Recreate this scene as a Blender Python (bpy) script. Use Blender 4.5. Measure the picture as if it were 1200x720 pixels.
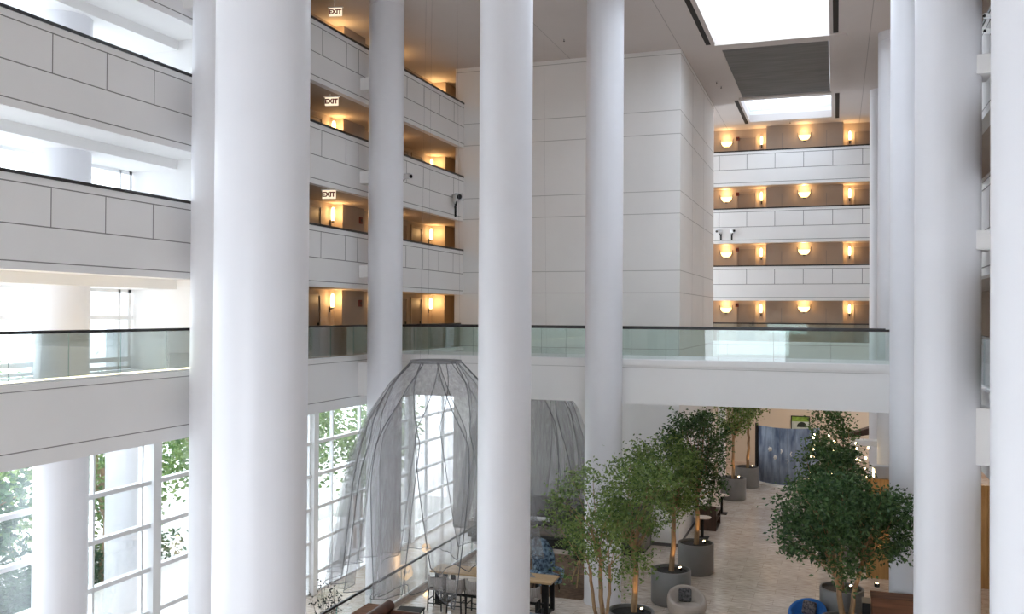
import bpy, math, random
import numpy as np
from mathutils import Vector, Matrix

# ------------------------------------------------------------------ clear
for o in list(bpy.data.objects):
    bpy.data.objects.remove(o, do_unlink=True)
S = bpy.context.scene
C = S.collection
PI = math.pi
random.seed(7)
RNG = np.random.default_rng(11)

# ------------------------------------------------------------------ camera
# lobby floor is z = 0, x runs along the far galleries, y runs down the atrium
YAW, PITCH, ROLL, EYE = 0.3388, 0.0078, 0.0059, 8.72
cam_d = bpy.data.cameras.new('camera')
cam_d.sensor_width = 36.0
cam_d.lens = 1079.9 * 36.0 / 1200.0
cam_d.clip_start = 0.1
cam_d.clip_end = 500
cam = bpy.data.objects.new('camera', cam_d)
C.objects.link(cam)
_R = Vector((math.cos(YAW), math.sin(YAW), 0))
_F = Vector((-math.sin(YAW), math.cos(YAW), 0))
_U = Vector((0, 0, 1))
_F2 = _F * math.cos(PITCH) + _U * math.sin(PITCH)
_U2 = _U * math.cos(PITCH) - _F * math.sin(PITCH)
_R3 = _R * math.cos(ROLL) + _U2 * math.sin(ROLL)
_U3 = _U2 * math.cos(ROLL) - _R * math.sin(ROLL)
M = Matrix((( _R3.x, _U3.x, -_F2.x, 0), (_R3.y, _U3.y, -_F2.y, 0), (_R3.z, _U3.z, -_F2.z, EYE), (0, 0, 0, 1)))
cam.matrix_world = M
S.camera = cam

# ------------------------------------------------------------------ world, exposure
SKY_STRENGTH = 4.0
EXPOSURE = 0.62
W = bpy.data.worlds.new('World')
S.world = W
W.use_nodes = True
nt = W.node_tree
nt.nodes.clear()
wo = nt.nodes.new('ShaderNodeOutputWorld')
bg = nt.nodes.new('ShaderNodeBackground')
bg.inputs['Color'].default_value = (0.83, 0.905, 1.0, 1)
bg.inputs['Strength'].default_value = SKY_STRENGTH
nt.links.new(bg.outputs[0], wo.inputs[0])
S.view_settings.view_transform = 'Standard'
S.view_settings.look = 'None'
S.view_settings.exposure = EXPOSURE
S.view_settings.gamma = 1.0
S.view_settings.use_curve_mapping = False
S.cycles.use_denoising = True
S.cycles.max_bounces = 10
S.cycles.diffuse_bounces = 9
S.cycles.glossy_bounces = 3
S.cycles.transmission_bounces = 4
S.cycles.transparent_max_bounces = 28
S.cycles.sample_clamp_indirect = 6.0
S.cycles.caustics_reflective = False
S.cycles.caustics_refractive = False

WARM = (1.0, 0.60, 0.25)

# ------------------------------------------------------------------ materials
def mat(name, col, rough=0.6, metal=0.0, spec=0.5, noise=0.0, nscale=3.0, bump=0.0, bscale=60.0, stretch=(1, 1, 1), col2=None):
    m = bpy.data.materials.new(name)
    m.use_nodes = True
    t = m.node_tree
    b = t.nodes['Principled BSDF']
    b.inputs['Roughness'].default_value = rough
    b.inputs['Metallic'].default_value = metal
    b.inputs['Specular IOR Level'].default_value = spec
    b.inputs['Base Color'].default_value = (*col, 1)
    tc = t.nodes.new('ShaderNodeTexCoord')
    mp = t.nodes.new('ShaderNodeMapping')
    mp.inputs['Scale'].default_value = stretch
    t.links.new(tc.outputs['Object'], mp.inputs[0])
    if noise > 0 or col2:
        n = t.nodes.new('ShaderNodeTexNoise')
        n.inputs['Scale'].default_value = nscale
        n.inputs['Detail'].default_value = 5
        t.links.new(mp.outputs[0], n.inputs['Vector'])
        r = t.nodes.new('ShaderNodeValToRGB')
        if col2:
            a, c = col, col2
        else:
            a = tuple(max(0, x * (1 - noise)) for x in col)
            c = tuple(min(1, x * (1 + noise)) for x in col)
        r.color_ramp.elements[0].position = 0.35
        r.color_ramp.elements[1].position = 0.65
        r.color_ramp.elements[0].color = (*a, 1)
        r.color_ramp.elements[1].color = (*c, 1)
        t.links.new(n.outputs['Fac'], r.inputs[0])
        t.links.new(r.outputs[0], b.inputs['Base Color'])
    if bump > 0:
        n2 = t.nodes.new('ShaderNodeTexNoise')
        n2.inputs['Scale'].default_value = bscale
        t.links.new(mp.outputs[0], n2.inputs['Vector'])
        bp = t.nodes.new('ShaderNodeBump')
        bp.inputs['Strength'].default_value = bump
        bp.inputs['Distance'].default_value = 0.02
        t.links.new(n2.outputs['Fac'], bp.inputs['Height'])
        t.links.new(bp.outputs[0], b.inputs['Normal'])
    return m

def emit(name, col, strength):
    m = bpy.data.materials.new(name)
    m.use_nodes = True
    t = m.node_tree
    t.nodes.clear()
    o = t.nodes.new('ShaderNodeOutputMaterial')
    e = t.nodes.new('ShaderNodeEmission')
    e.inputs[0].default_value = (*col, 1)
    e.inputs[1].default_value = strength
    t.links.new(e.outputs[0], o.inputs[0])
    return m

def glass(name, tint, gloss=0.06, rough=0.02, refl=0.7):
    m = bpy.data.materials.new(name)
    m.use_nodes = True
    t = m.node_tree
    t.nodes.clear()
    o = t.nodes.new('ShaderNodeOutputMaterial')
    tr = t.nodes.new('ShaderNodeBsdfTransparent')
    tr.inputs[0].default_value = (*tint, 1)
    g = t.nodes.new('ShaderNodeBsdfGlossy')
    g.inputs['Roughness'].default_value = rough
    lw = t.nodes.new('ShaderNodeFresnel')
    lw.inputs['IOR'].default_value = 1.45
    mx = t.nodes.new('ShaderNodeMixShader')
    mu = t.nodes.new('ShaderNodeMath')
    mu.operation = 'MULTIPLY_ADD'
    mu.inputs[1].default_value = refl
    mu.inputs[2].default_value = gloss * 0.3
    t.links.new(lw.outputs[0], mu.inputs[0])
    t.links.new(mu.outputs[0], mx.inputs[0])
    t.links.new(tr.outputs[0], mx.inputs[1])
    t.links.new(g.outputs[0], mx.inputs[2])
    t.links.new(mx.outputs[0], o.inputs[0])
    return m

def net_mat():
    m = bpy.data.materials.new('wire_net')
    m.use_nodes = True
    t = m.node_tree
    t.nodes.clear()
    o = t.nodes.new('ShaderNodeOutputMaterial')
    d = t.nodes.new('ShaderNodeBsdfDiffuse')
    d.inputs[0].default_value = (0.46, 0.46, 0.475, 1)
    tl = t.nodes.new('ShaderNodeBsdfTranslucent')
    tl.inputs[0].default_value = (0.46, 0.46, 0.475, 1)
    m1 = t.nodes.new('ShaderNodeMixShader')
    m1.inputs[0].default_value = 0.35
    t.links.new(d.outputs[0], m1.inputs[1])
    t.links.new(tl.outputs[0], m1.inputs[2])
    tr = t.nodes.new('ShaderNodeBsdfTransparent')
    tc = t.nodes.new('ShaderNodeTexCoord')
    mp = t.nodes.new('ShaderNodeMapping')
    mp.inputs['Scale'].default_value = (6, 6, 0.35)
    n = t.nodes.new('ShaderNodeTexNoise')
    n.inputs['Scale'].default_value = 2.2
    n.inputs['Detail'].default_value = 4
    t.links.new(tc.outputs['Object'], mp.inputs[0])
    t.links.new(mp.outputs[0], n.inputs['Vector'])
    mr = t.nodes.new('ShaderNodeMapRange')
    mr.inputs[1].default_value = 0.3
    mr.inputs[2].default_value = 0.7
    mr.inputs[3].default_value = 0.17
    mr.inputs[4].default_value = 0.37
    t.links.new(n.outputs['Fac'], mr.inputs[0])
    mx = t.nodes.new('ShaderNodeMixShader')
    t.links.new(mr.outputs[0], mx.inputs[0])
    t.links.new(tr.outputs[0], mx.inputs[1])
    t.links.new(m1.outputs[0], mx.inputs[2])
    t.links.new(mx.outputs[0], o.inputs[0])
    return m

def leaf_mat(name, c1, c2, gloss=0.45):
    m = bpy.data.materials.new(name)
    m.use_nodes = True
    t = m.node_tree
    b = t.nodes['Principled BSDF']
    b.inputs['Roughness'].default_value = gloss
    g = t.nodes.new('ShaderNodeNewGeometry')
    r = t.nodes.new('ShaderNodeValToRGB')
    r.color_ramp.elements[0].color = (*c1, 1)
    r.color_ramp.elements[1].color = (*c2, 1)
    t.links.new(g.outputs['Random Per Island'], r.inputs[0])
    t.links.new(r.outputs[0], b.inputs['Base Color'])
    o = t.nodes['Material Output']
    tl = t.nodes.new('ShaderNodeBsdfTranslucent')
    t.links.new(r.outputs[0], tl.inputs[0])
    mx = t.nodes.new('ShaderNodeMixShader')
    mx.inputs[0].default_value = 0.3
    t.links.new(b.outputs[0], mx.inputs[1])
    t.links.new(tl.outputs[0], mx.inputs[2])
    t.links.new(mx.outputs[0], o.inputs[0])
    return m

def travertine():
    m = bpy.data.materials.new('travertine_floor')
    m.use_nodes = True
    t = m.node_tree
    b = t.nodes['Principled BSDF']
    tc = t.nodes.new('ShaderNodeTexCoord')
    def noise(sc, stretch, det=6):
        mp = t.nodes.new('ShaderNodeMapping')
        mp.inputs['Scale'].default_value = stretch
        t.links.new(tc.outputs['Object'], mp.inputs[0])
        n = t.nodes.new('ShaderNodeTexNoise')
        n.inputs['Scale'].default_value = sc
        n.inputs['Detail'].default_value = det
        t.links.new(mp.outputs[0], n.inputs['Vector'])
        return n
    n1 = noise(3.2, (0.9, 7.0, 1))
    r1 = t.nodes.new('ShaderNodeValToRGB')
    r1.color_ramp.elements[0].position = 0.33
    r1.color_ramp.elements[1].position = 0.62
    r1.color_ramp.elements[0].color = (0.49, 0.39, 0.31, 1)
    r1.color_ramp.elements[1].color = (0.85, 0.765, 0.68, 1)
    t.links.new(n1.outputs['Fac'], r1.inputs[0])
    br = t.nodes.new('ShaderNodeTexBrick')
    br.inputs['Scale'].default_value = 1.0
    br.inputs['Brick Width'].default_value = 1.2
    br.inputs['Row Height'].default_value = 0.6
    br.inputs['Mortar Size'].default_value = 0.006
    br.inputs['Color1'].default_value = (1, 1, 1, 1)
    br.inputs['Color2'].default_value = (0.84, 0.82, 0.80, 1)
    br.inputs['Mortar'].default_value = (0.66, 0.62, 0.58, 1)
    t.links.new(tc.outputs['Object'], br.inputs['Vector'])
    mx = t.nodes.new('ShaderNodeMix')
    mx.data_type = 'RGBA'
    mx.blend_type = 'MULTIPLY'
    mx.inputs[0].default_value = 1.0
    t.links.new(r1.outputs[0], mx.inputs[6])
    t.links.new(br.outputs[0], mx.inputs[7])
    t.links.new(mx.outputs[2], b.inputs['Base Color'])
    b.inputs['Roughness'].default_value = 0.13
    b.inputs['Specular IOR Level'].default_value = 0.5
    return m

def wood(name, c1, c2, rough=0.45, axis=2, scale=9.0):
    st = [scale, scale, scale]
    st[axis] = scale * 0.08
    return mat(name, c1, rough, col2=c2, nscale=1.0, stretch=tuple(st))

MT = {}
MT['wall'] = mat('white_plaster', (0.85, 0.84, 0.83), 0.65, noise=0.015, nscale=0.6)
MT['tower'] = mat('tower_plaster', (0.88, 0.87, 0.855), 0.6, noise=0.02, nscale=0.5)
MT['joint'] = mat('panel_joint', (0.25, 0.24, 0.235), 0.8)
MT['tjoint'] = mat('plaster_reveal', (0.52, 0.51, 0.50), 0.8)
MT['ceil'] = mat('ceiling_plaster', (0.66, 0.61, 0.585), 0.8, noise=0.02, nscale=0.4)
MT['cseam'] = mat('ceiling_seam', (0.42, 0.38, 0.365), 0.8)
MT['column'] = mat('column_paint', (0.805, 0.81, 0.85), 0.38, noise=0.012, nscale=0.8)
MT['corr'] = mat('gallery_wallpaper', (0.40, 0.325, 0.265), 0.7, noise=0.04, nscale=1.2)
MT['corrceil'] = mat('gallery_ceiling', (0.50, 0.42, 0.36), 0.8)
MT['door'] = mat('door_taupe', (0.23, 0.185, 0.155), 0.45, noise=0.05, nscale=2)
MT['frame'] = mat('door_frame_taupe', (0.34, 0.275, 0.225), 0.5)
MT['carpet'] = mat('gallery_carpet', (0.20, 0.15, 0.12), 0.95, noise=0.2, nscale=8)
MT['black'] = mat('black_metal', (0.012, 0.011, 0.012), 0.35, noise=0.1)
MT['blackmatte'] = mat('black_paint', (0.008, 0.008, 0.008), 0.7, noise=0.1)
MT['chrome'] = mat('brushed_metal', (0.6, 0.6, 0.62), 0.3, metal=1.0)
MT['white'] = mat('white_metal', (0.85, 0.86, 0.87), 0.4, noise=0.01)
MT['glass'] = glass('rail_glass', (0.915, 0.965, 0.95), 0.10)
MT['gedge'] = mat('glass_edge', (0.10, 0.22, 0.20), 0.2)
MT['wglass'] = glass('window_glass', (0.985, 0.995, 0.992), 0.03, refl=0.4)
MT['skyglass'] = glass('skylight_glass', (0.98, 0.99, 1.0), 0.03, refl=0.3)
MT['skyglass_far'] = glass('skylight_glass_dimming', (0.78, 0.80, 0.82), 0.03, refl=0.3)  # grey tint added to dim daylight on the far galleries
MT['led'] = emit('led_strip', (1.0, 0.80, 0.52), 8.0)
MT['sconce'] = emit('sconce_glass', (1.0, 0.66, 0.30), 4.0)
MT['bowl'] = emit('bowl_glass', (1.0, 0.64, 0.25), 2.6)
MT['bulb'] = emit('bulb_glow', (1.0, 0.75, 0.42), 9.0)
MT['exitglow'] = emit('exit_panel', (1.0, 0.80, 0.58), 0.75)
MT['red'] = mat('exit_red', (0.25, 0.03, 0.02), 0.5)
MT['darkred'] = mat('alarm_red', (0.16, 0.02, 0.015), 0.5)
MT['floor'] = travertine()
MT['shade'] = mat('skylight_shade', (0.20, 0.195, 0.19), 0.85, noise=0.12, nscale=1.5, stretch=(0.4, 3, 1))
MT['net'] = net_mat()
MT['seam'] = mat('net_hem', (0.10, 0.10, 0.105), 0.7)
MT['netring'] = mat('net_ring', (0.22, 0.22, 0.23), 0.4)
MT['planter'] = mat('planter_grey', (0.20, 0.195, 0.19), 0.42, noise=0.05, nscale=2)
MT['soil'] = mat('black_pebbles', (0.012, 0.012, 0.014), 0.6, bump=1.0, bscale=22, noise=0.6, nscale=14)
MT['bark'] = mat('bark', (0.42, 0.27, 0.14), 0.7, col2=(0.22, 0.13, 0.07), nscale=4, stretch=(3, 3, 0.6), bump=0.4, bscale=30)
MT['leafA'] = leaf_mat('ficus_leaf', (0.045, 0.105, 0.02), (0.27, 0.37, 0.11))
MT['leafB'] = leaf_mat('ficus_leaf_deep', (0.020, 0.065, 0.022), (0.11, 0.20, 0.07))
MT['leafO'] = leaf_mat('garden_leaf', (0.06, 0.16, 0.035), (0.30, 0.42, 0.14), 0.6)
MT['leafO2'] = leaf_mat('hedge_leaf', (0.025, 0.075, 0.035), (0.10, 0.20, 0.10), 0.6)
MT['twig'] = leaf_mat('dark_leaf', (0.006, 0.007, 0.006), (0.03, 0.032, 0.028))
MT['paving'] = mat('pale_paving', (0.85, 0.83, 0.82), 0.8, noise=0.05, nscale=1)
MT['oak'] = wood('table_oak', (0.44, 0.28, 0.14), (0.60, 0.41, 0.22), axis=0)
MT['walnut'] = wood('counter_walnut', (0.13, 0.05, 0.023), (0.24, 0.10, 0.048), rough=0.7, axis=0)
MT['slatwood'] = wood('slat_wood', (0.46, 0.26, 0.09), (0.62, 0.39, 0.16), axis=2)
MT['darkwood'] = wood('dark_wood', (0.045, 0.022, 0.015), (0.085, 0.045, 0.03), axis=2)
MT['bench'] = wood('bench_wood', (0.20, 0.165, 0.14), (0.32, 0.27, 0.235), axis=0)
MT['greyfab'] = mat('stool_weave', (0.32, 0.29, 0.27), 0.9, noise=0.3, nscale=5, stretch=(14, 14, 0.5))
MT['leather'] = mat('brown_leather', (0.10, 0.04, 0.024), 0.35, noise=0.35, nscale=2.5)
MT['taupe'] = mat('tub_taupe', (0.42, 0.36, 0.31), 0.85, noise=0.06, nscale=3, bump=0.2, bscale=40)
MT['blue'] = mat('tub_blue', (0.02, 0.13, 0.40), 0.8, noise=0.08, nscale=4)
MT['pillow'] = mat('pillow_print', (0.012, 0.011, 0.012), 0.85, col2=(0.16, 0.15, 0.15), nscale=14)
MT['bluepillow'] = mat('dark_print', (0.015, 0.016, 0.03), 0.85, col2=(0.20, 0.17, 0.16), nscale=16)
MT['floral'] = mat('navy_floral', (0.010, 0.025, 0.06), 0.8, col2=(0.33, 0.48, 0.62), nscale=9)
MT['bluesofa'] = mat('blue_print', (0.05, 0.12, 0.24), 0.8, col2=(0.42, 0.45, 0.48), nscale=6)
MT['greypanel'] = mat('grey_felt', (0.30, 0.30, 0.30), 0.8, noise=0.1, nscale=20)
MT['darkpanel'] = mat('grey_panel', (0.105, 0.098, 0.094), 0.6, noise=0.15, nscale=1.5)
MT['rug'] = mat('brown_rug', (0.16, 0.10, 0.065), 0.95, noise=0.25, nscale=6)
MT['beige'] = mat('beige_wall', (0.70, 0.62, 0.53), 0.7, noise=0.02, nscale=0.8)
MT['screen'] = mat('blue_screen', (0.10, 0.14, 0.23), 0.6, col2=(0.36, 0.44, 0.57), nscale=1.0, stretch=(3.5, 3.5, 0.9))
MT['picgreen'] = mat('meadow_green', (0.22, 0.38, 0.06), 0.7, noise=0.3, nscale=5)
MT['picsky'] = mat('meadow_sky', (0.55, 0.62, 0.60), 0.7, noise=0.1, nscale=4)
MT['picdark'] = mat('meadow_tree', (0.02, 0.03, 0.025), 0.7, noise=0.2, nscale=8)
MT['shell'] = mat('shell_white', (0.85, 0.83, 0.78), 0.4, noise=0.04)
MT['petal'] = emit('lamp_petal', (1.0, 0.72, 0.46), 0.95)
MT['tabletop'] = mat('stone_top', (0.62, 0.52, 0.44), 0.35, noise=0.06, nscale=6)
MT['pouf'] = mat('pouf_knit', (0.48, 0.38, 0.26), 0.9, noise=0.15, nscale=7, bump=0.4, bscale=35)

# ------------------------------------------------------------------ mesh builder
class MB:
    def __init__(s):
        s.v, s.f, s.m = [], [], []
    def add(s, vs, fs, mi=0):
        n = len(s.v)
        s.v += [tuple(x) for x in vs]
        s.f += [tuple(i + n for i in f) for f in fs]
        s.m += [mi] * len(fs)
        return s
    def box(s, x0, x1, y0, y1, z0, z1, mi=0):
        if x0 > x1: x0, x1 = x1, x0
        if y0 > y1: y0, y1 = y1, y0
        if z0 > z1: z0, z1 = z1, z0
        v = [(x0, y0, z0), (x1, y0, z0), (x1, y1, z0), (x0, y1, z0), (x0, y0, z1), (x1, y0, z1), (x1, y1, z1), (x0, y1, z1)]
        return s.add(v, [(0, 3, 2, 1), (4, 5, 6, 7), (0, 1, 5, 4), (1, 2, 6, 5), (2, 3, 7, 6), (3, 0, 4, 7)], mi)
    def lathe(s, prof, cx=0, cy=0, n=32, mi=0, sx=1, sy=1, a0=0.0, a1=2 * PI):
        full = abs(a1 - a0 - 2 * PI) < 1e-6
        k = n if full else n + 1
        vs = []
        for r, z in prof:
            for i in range(k):
                a = a0 + (a1 - a0) * i / n
                vs.append((cx + r * sx * math.cos(a), cy + r * sy * math.sin(a), z))
        fs = []
        for j in range(len(prof) - 1):
            for i in range(n):
                i2 = (i + 1) % k
                fs.append((j * k + i, j * k + i2, (j + 1) * k + i2, (j + 1) * k + i))
        return s.add(vs, fs, mi)
    def tube(s, pts, rad, n=8, mi=0, cap=True):
        P = [Vector(p) for p in pts]
        if not hasattr(rad, '__len__'): rad = [rad] * len(P)
        vs, fs = [], []
        prev = None
        for i, p in enumerate(P):
            d = (P[min(i + 1, len(P) - 1)] - P[max(i - 1, 0)]).normalized()
            if prev is None:
                a = Vector((0, 0, 1)) if abs(d.z) < 0.9 else Vector((1, 0, 0))
                u = d.cross(a).normalized()
            else:
                u = (prev - d * prev.dot(d)).normalized()
            prev = u
            w = d.cross(u)
            for k in range(n):
                t = 2 * PI * k / n
                vs.append(p + u * (rad[i] * math.cos(t)) + w * (rad[i] * math.sin(t)))
        for i in range(len(P) - 1):
            for k in range(n):
                k2 = (k + 1) % n
                fs.append((i * n + k, i * n + k2, (i + 1) * n + k2, (i + 1) * n + k))
        if cap:
            fs.append(tuple(range(n - 1, -1, -1)))
            fs.append(tuple((len(P) - 1) * n + k for k in range(n)))
        return s.add(vs, fs, mi)
    def grid(s, rows, mi=0):
        k = len(rows[0])
        vs = [p for r in rows for p in r]
        fs = [(j * k + i, j * k + i + 1, (j + 1) * k + i + 1, (j + 1) * k + i) for j in range(len(rows) - 1) for i in range(k - 1)]
        return s.add(vs, fs, mi)
    def build(s, name, mats, parent=None, smooth=False, bevel=0.0, subsurf=0, solid=0.0):
        me = bpy.data.meshes.new(name)
        me.from_pydata(s.v, [], s.f)
        if not isinstance(mats, (list, tuple)): mats = [mats]
        for x in mats: me.materials.append(x)
        if len(mats) > 1:
            me.polygons.foreach_set('material_index', s.m)
        me.update()
        if smooth:
            me.shade_smooth()
            me.set_sharp_from_angle(angle=math.radians(40))
        o = bpy.data.objects.new(name, me)
        C.objects.link(o)
        if parent is not None: o.parent = parent
        if solid:
            q = o.modifiers.new('solid', 'SOLIDIFY'); q.thickness = solid; q.offset = 0
        if bevel:
            q = o.modifiers.new('bevel', 'BEVEL'); q.width = bevel; q.segments = 3; q.limit_method = 'ANGLE'
        if subsurf:
            q = o.modifiers.new('sub', 'SUBSURF'); q.levels = subsurf; q.render_levels = subsurf
        return o

def tag(o, label, cat, group=None, kind=None):
    o['label'] = label
    o['category'] = cat
    if group: o['group'] = group
    if kind: o['kind'] = kind
    return o
def thing(name, label, cat, loc=(0, 0, 0), rz=0.0, group=None):
    o = bpy.data.objects.new(name, None)
    o.empty_display_size = 0.2
    C.objects.link(o)
    o.location = loc
    o.rotation_euler = (0, 0, rz)
    return tag(o, label, cat, group)
def structure(o):
    o['kind'] = 'structure'
    return o
def dup(root, loc, rz=None, label=None):
    r = root.copy()
    C.objects.link(r)
    r.location = loc
    if rz is not None: r.rotation_euler = (0, 0, rz)
    if label: r['label'] = label
    for ch in list(root.children):
        c = ch.copy(); C.objects.link(c); c.parent = r
        for g in list(ch.children):
            d = g.copy(); C.objects.link(d); d.parent = c
    return r
def lamp(parent, loc, energy, col=WARM, r=0.06, spot=None, aim=None):
    d = bpy.data.lights.new('lamp_light', 'SPOT' if spot else 'POINT')
    d.energy = energy
    d.color = col
    d.shadow_soft_size = r
    o = bpy.data.objects.new('lamp_light', d)
    C.objects.link(o)
    o.parent = parent
    o.location = loc
    if spot:
        d.spot_size = spot
        d.spot_blend = 0.6
        if aim:
            o.rotation_euler = (Vector(aim) - Vector(loc)).to_track_quat('-Z', 'Y').to_euler()
    return o

# ------------------------------------------------------------------ levels and main planes
RAIL = [8.33, 11.33, 14.33, 17.33]      # handrail heights, four gallery levels
FLR = [r - 1.07 for r in RAIL]
ZC = 18.77                               # atrium ceiling
XP = -14.39                              # face of the galleries along the glazed side
XW = -16.6                               # guest room wall
XG = -17.0                               # glazed outer wall
YT, XT, YT2 = 34.8, -5.57, 44.75         # white lift tower
YB = 49.33                               # face of the far galleries
XR = 2.62                                # face of the galleries on the other long side
NAMES = ['lowest', 'third from the top', 'second from the top', 'top']

# ================================================================== STRUCTURE
# floors
b = MB(); b.box(-12.3, 9, -6, 57, -0.3, 0)
structure(b.build('floor', MT['floor']))
b = MB(); b.box(XG - 0.1, -12.3, -6, 44.8, -1.25, -0.95)
structure(b.build('floor_lower', MT['floor']))
b = MB(); b.box(-12.42, -12.302, -6, 34.78, -0.95, 0.12)
structure(b.build('trim_1', MT['tabletop']))

# ceiling with skylight openings
SKX0, SKX1 = -4.28, -0.27
b = MB()
b.box(-17.2, SKX0, -4, 57, ZC, ZC + 0.35)
b.box(SKX1, 9, -4, 57, ZC, ZC + 0.35)
for y0, y1 in ((-4, 17), (34.67, 35.3), (43.5, 43.95), (49.09, 57)):  # first strip, out of view, closed over to darken the near galleries
    b.box(SKX0, SKX1, y0, y1, ZC, ZC + 0.35)
for x in (-5.57, 1.08):                                              # seams
    b.box(x - 0.012, x + 0.012, 0, 57, ZC - 0.004, ZC + 0.01, 1)
b.box(SKX0, -4.13, 35.3, 43.5, ZC, ZC + 0.35); b.box(-0.30, SKX1, 35.3, 43.5, ZC, ZC + 0.35)
for x in (-9.9,):
    b.box(x - 0.01, x + 0.01, 0, YT, ZC - 0.004, ZC + 0.01, 1)
b.box(0.30, 0.36, 34.85, 43.4, ZC - 0.05, ZC + 0.01, 0)             # raised panel edge
structure(b.build('ceiling', [MT['ceil'], MT['cseam']]))
# raised border around the shaded panel
b = MB()
b.box(SKX0 - 0.02, SKX1 + 0.02, 34.62, 35.28, ZC - 0.05, ZC - 0.002)
b.box(SKX1 + 0.02, 0.30, 34.62, 43.45, ZC - 0.05, ZC - 0.002)
b.box(SKX0 - 0.02, SKX1 + 0.02, 43.52, 43.98, ZC - 0.05, ZC - 0.002)
structure(b.build('trim_2', MT['ceil']))
# dark shades
for k, (y0, y1) in enumerate(((35.3, 43.5),)):
    b = MB(); b.box(-4.125, -0.305, y0 + 0.005, y1 - 0.005, ZC + 0.02, ZC + 0.07)
    o = b.build('skylight_shade', MT['shade'])
    tag(o, ('dark grey roller shade drawn under the skylight between two bright openings', 'dark grey roller shade under the nearer skylight bay')[k], 'shade')
# skylight reveals
for y0, y1 in ((17, 34.67), (43.95, 49.09)):
    b = MB()
    b.box(SKX0 - 0.1, SKX0, y0, y1, ZC + 0.35, ZC + 0.8)
    b.box(SKX1, SKX1 + 0.1, y0, y1, ZC + 0.35, ZC + 0.8)
    b.box(SKX0, SKX1, y0 - 0.1, y0, ZC + 0.35, ZC + 0.8)
    b.box(SKX0, SKX1, y1, y1 + 0.1, ZC + 0.35, ZC + 0.8)
    structure(b.build('skylight_curb', MT['wall']))
for y0, y1, m in ((43.95, 49.09, 'skyglass_far'), (17, 34.67, 'skyglass')):
    b = MB(); b.box(SKX0, SKX1, y0, y1, ZC + 0.55, ZC + 0.57)
    structure(b.build('window_skylight', MT[m]))
# unseen wall behind the viewer, added to cut daylight, its unglazed opening sized likewise
b = MB()
b.box(-17.2, -9.0, -4.4, -4.1, -0.9, ZC); b.box(-3.0, 9, -4.4, -4.1, -0.9, ZC)
b.box(-9.0, -3.0, -4.4, -4.1, -0.9, 0.3); b.box(-9.0, -3.0, -4.4, -4.1, 9.5, ZC)
structure(b.build('wall_front', MT['wall']))
b = MB(); b.box(9, 9.2, -4.4, 56, -0.3, ZC)
structure(b.build('wall_outer', MT['wall']))
# linear black air slots
slot_lab = ['long black air slot beside the near skylight, tower side', 'long black air slot beside the near skylight, column side',
            'short black air slot beside the far small skylight, tower side', 'short black air slot beside the far small skylight, column side']
for k, (x, y0, y1) in enumerate(((-4.52, 27.2, 34.6), (-0.06, 27.2, 34.5), (-4.46, 44.0, 49.45), (0.0, 43.9, 49.4))):
    t = thing('air_slot', slot_lab[k], 'air vent', (x, y0, ZC))
    b = MB(); b.box(-0.09, 0.09, 0, y1 - y0, -0.012, -0.001)
    b.build('slot', MT['blackmatte'], t)
    b = MB(); b.box(-0.115, -0.09, -0.02, y1 - y0 + 0.02, -0.015, -0.001); b.box(0.09, 0.115, -0.02, y1 - y0 + 0.02, -0.015, -0.001)
    b.build('rim', MT['ceil'], t)

# long lift tower
def tower():
    b = MB()
    b.box(-14.77, XT, YT, YT2, 0, ZC)
    for z in (18.6, 16.47, 15.58, 13.42, 12.57, 10.41, 9.57, 7.42):
        b.box(-14.75, XT + 0.003, YT - 0.003, YT2, z - 0.012, z + 0.012, 1)
    for y in (37.9, 41.2):
        b.box(XT - 0.01, XT + 0.003, y - 0.006, y + 0.006, 6.5, 18.6, 2)
    o = b.build('wall_tower', [MT['tower'], MT['tjoint'], MT['tjoint']])
    b = MB(); b.box(-14.7, XT + 0.02, YT - 0.02, YT2, 0, 0.12)
    structure(b.build('baseboard_tower', MT['darkpanel']))
    return structure(o)
tower()

# columns
def column(x, y, d=1.13, z0=0.0, z1=ZC, ring=True):
    b = MB()
    r = d / 2
    prof = [(r, z0), (r, 5.9), (r, 12.0)]
    if ring:
        prof += [(r, z1 - 0.34), (r - 0.012, z1 - 0.33), (r - 0.012, z1 - 0.315), (r, z1 - 0.305)]
    prof += [(r, z1)]
    b.lathe(prof, 0, 0, 72)
    o = b.build('column', MT['column'], smooth=True)
    o.location = (x, y, 0)
    return structure(o)
for y in (9.667, 18.484, 27.346): column(-6.673, y)
for y in (17.75, 26.2): column(-13.5, y, 1.10, -0.95)
for y in (9.667, 18.742, 27.164, 35.2, 44.0): column(1.93, y)
column(-16.28, 16.05, 1.13, -0.95)
column(-16.28, 7.2, 1.13, -0.95)
column(-22.0, 24.3, 1.15, -1.0, 8.5, False)
column(-22.0, 14.6, 1.15, -1.0, 8.5, False)
column(-22.0, 34.0, 1.15, -1.0, 8.5, False)

# brackets between columns and galleries
def bracket(x0, x1, y0, y1, z0, z1):
    b = MB(); b.box(x0, x1, y0, y1, z0, z1)
    structure(b.build('column_bracket', MT['wall'], bevel=0.01))
for k in (1, 2, 3):
    bracket(XP, -13.75, 26.12, 26.52, 12.86 + 3 * (k - 2), 13.26 + 3 * (k - 2))
bracket(XP, -13.75, 17.63, 18.02, 15.80, 16.20)
for z0 in (9.93, 13.10):
    bracket(2.27, XR, 18.38, 19.1, z0, z0 + 0.35)
bracket(XP, -13.75, 26.12, 26.52, 6.09, 7.15)
bracket(2.27, XR, 18.38, 19.1, 6.06, 7.08)

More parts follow.
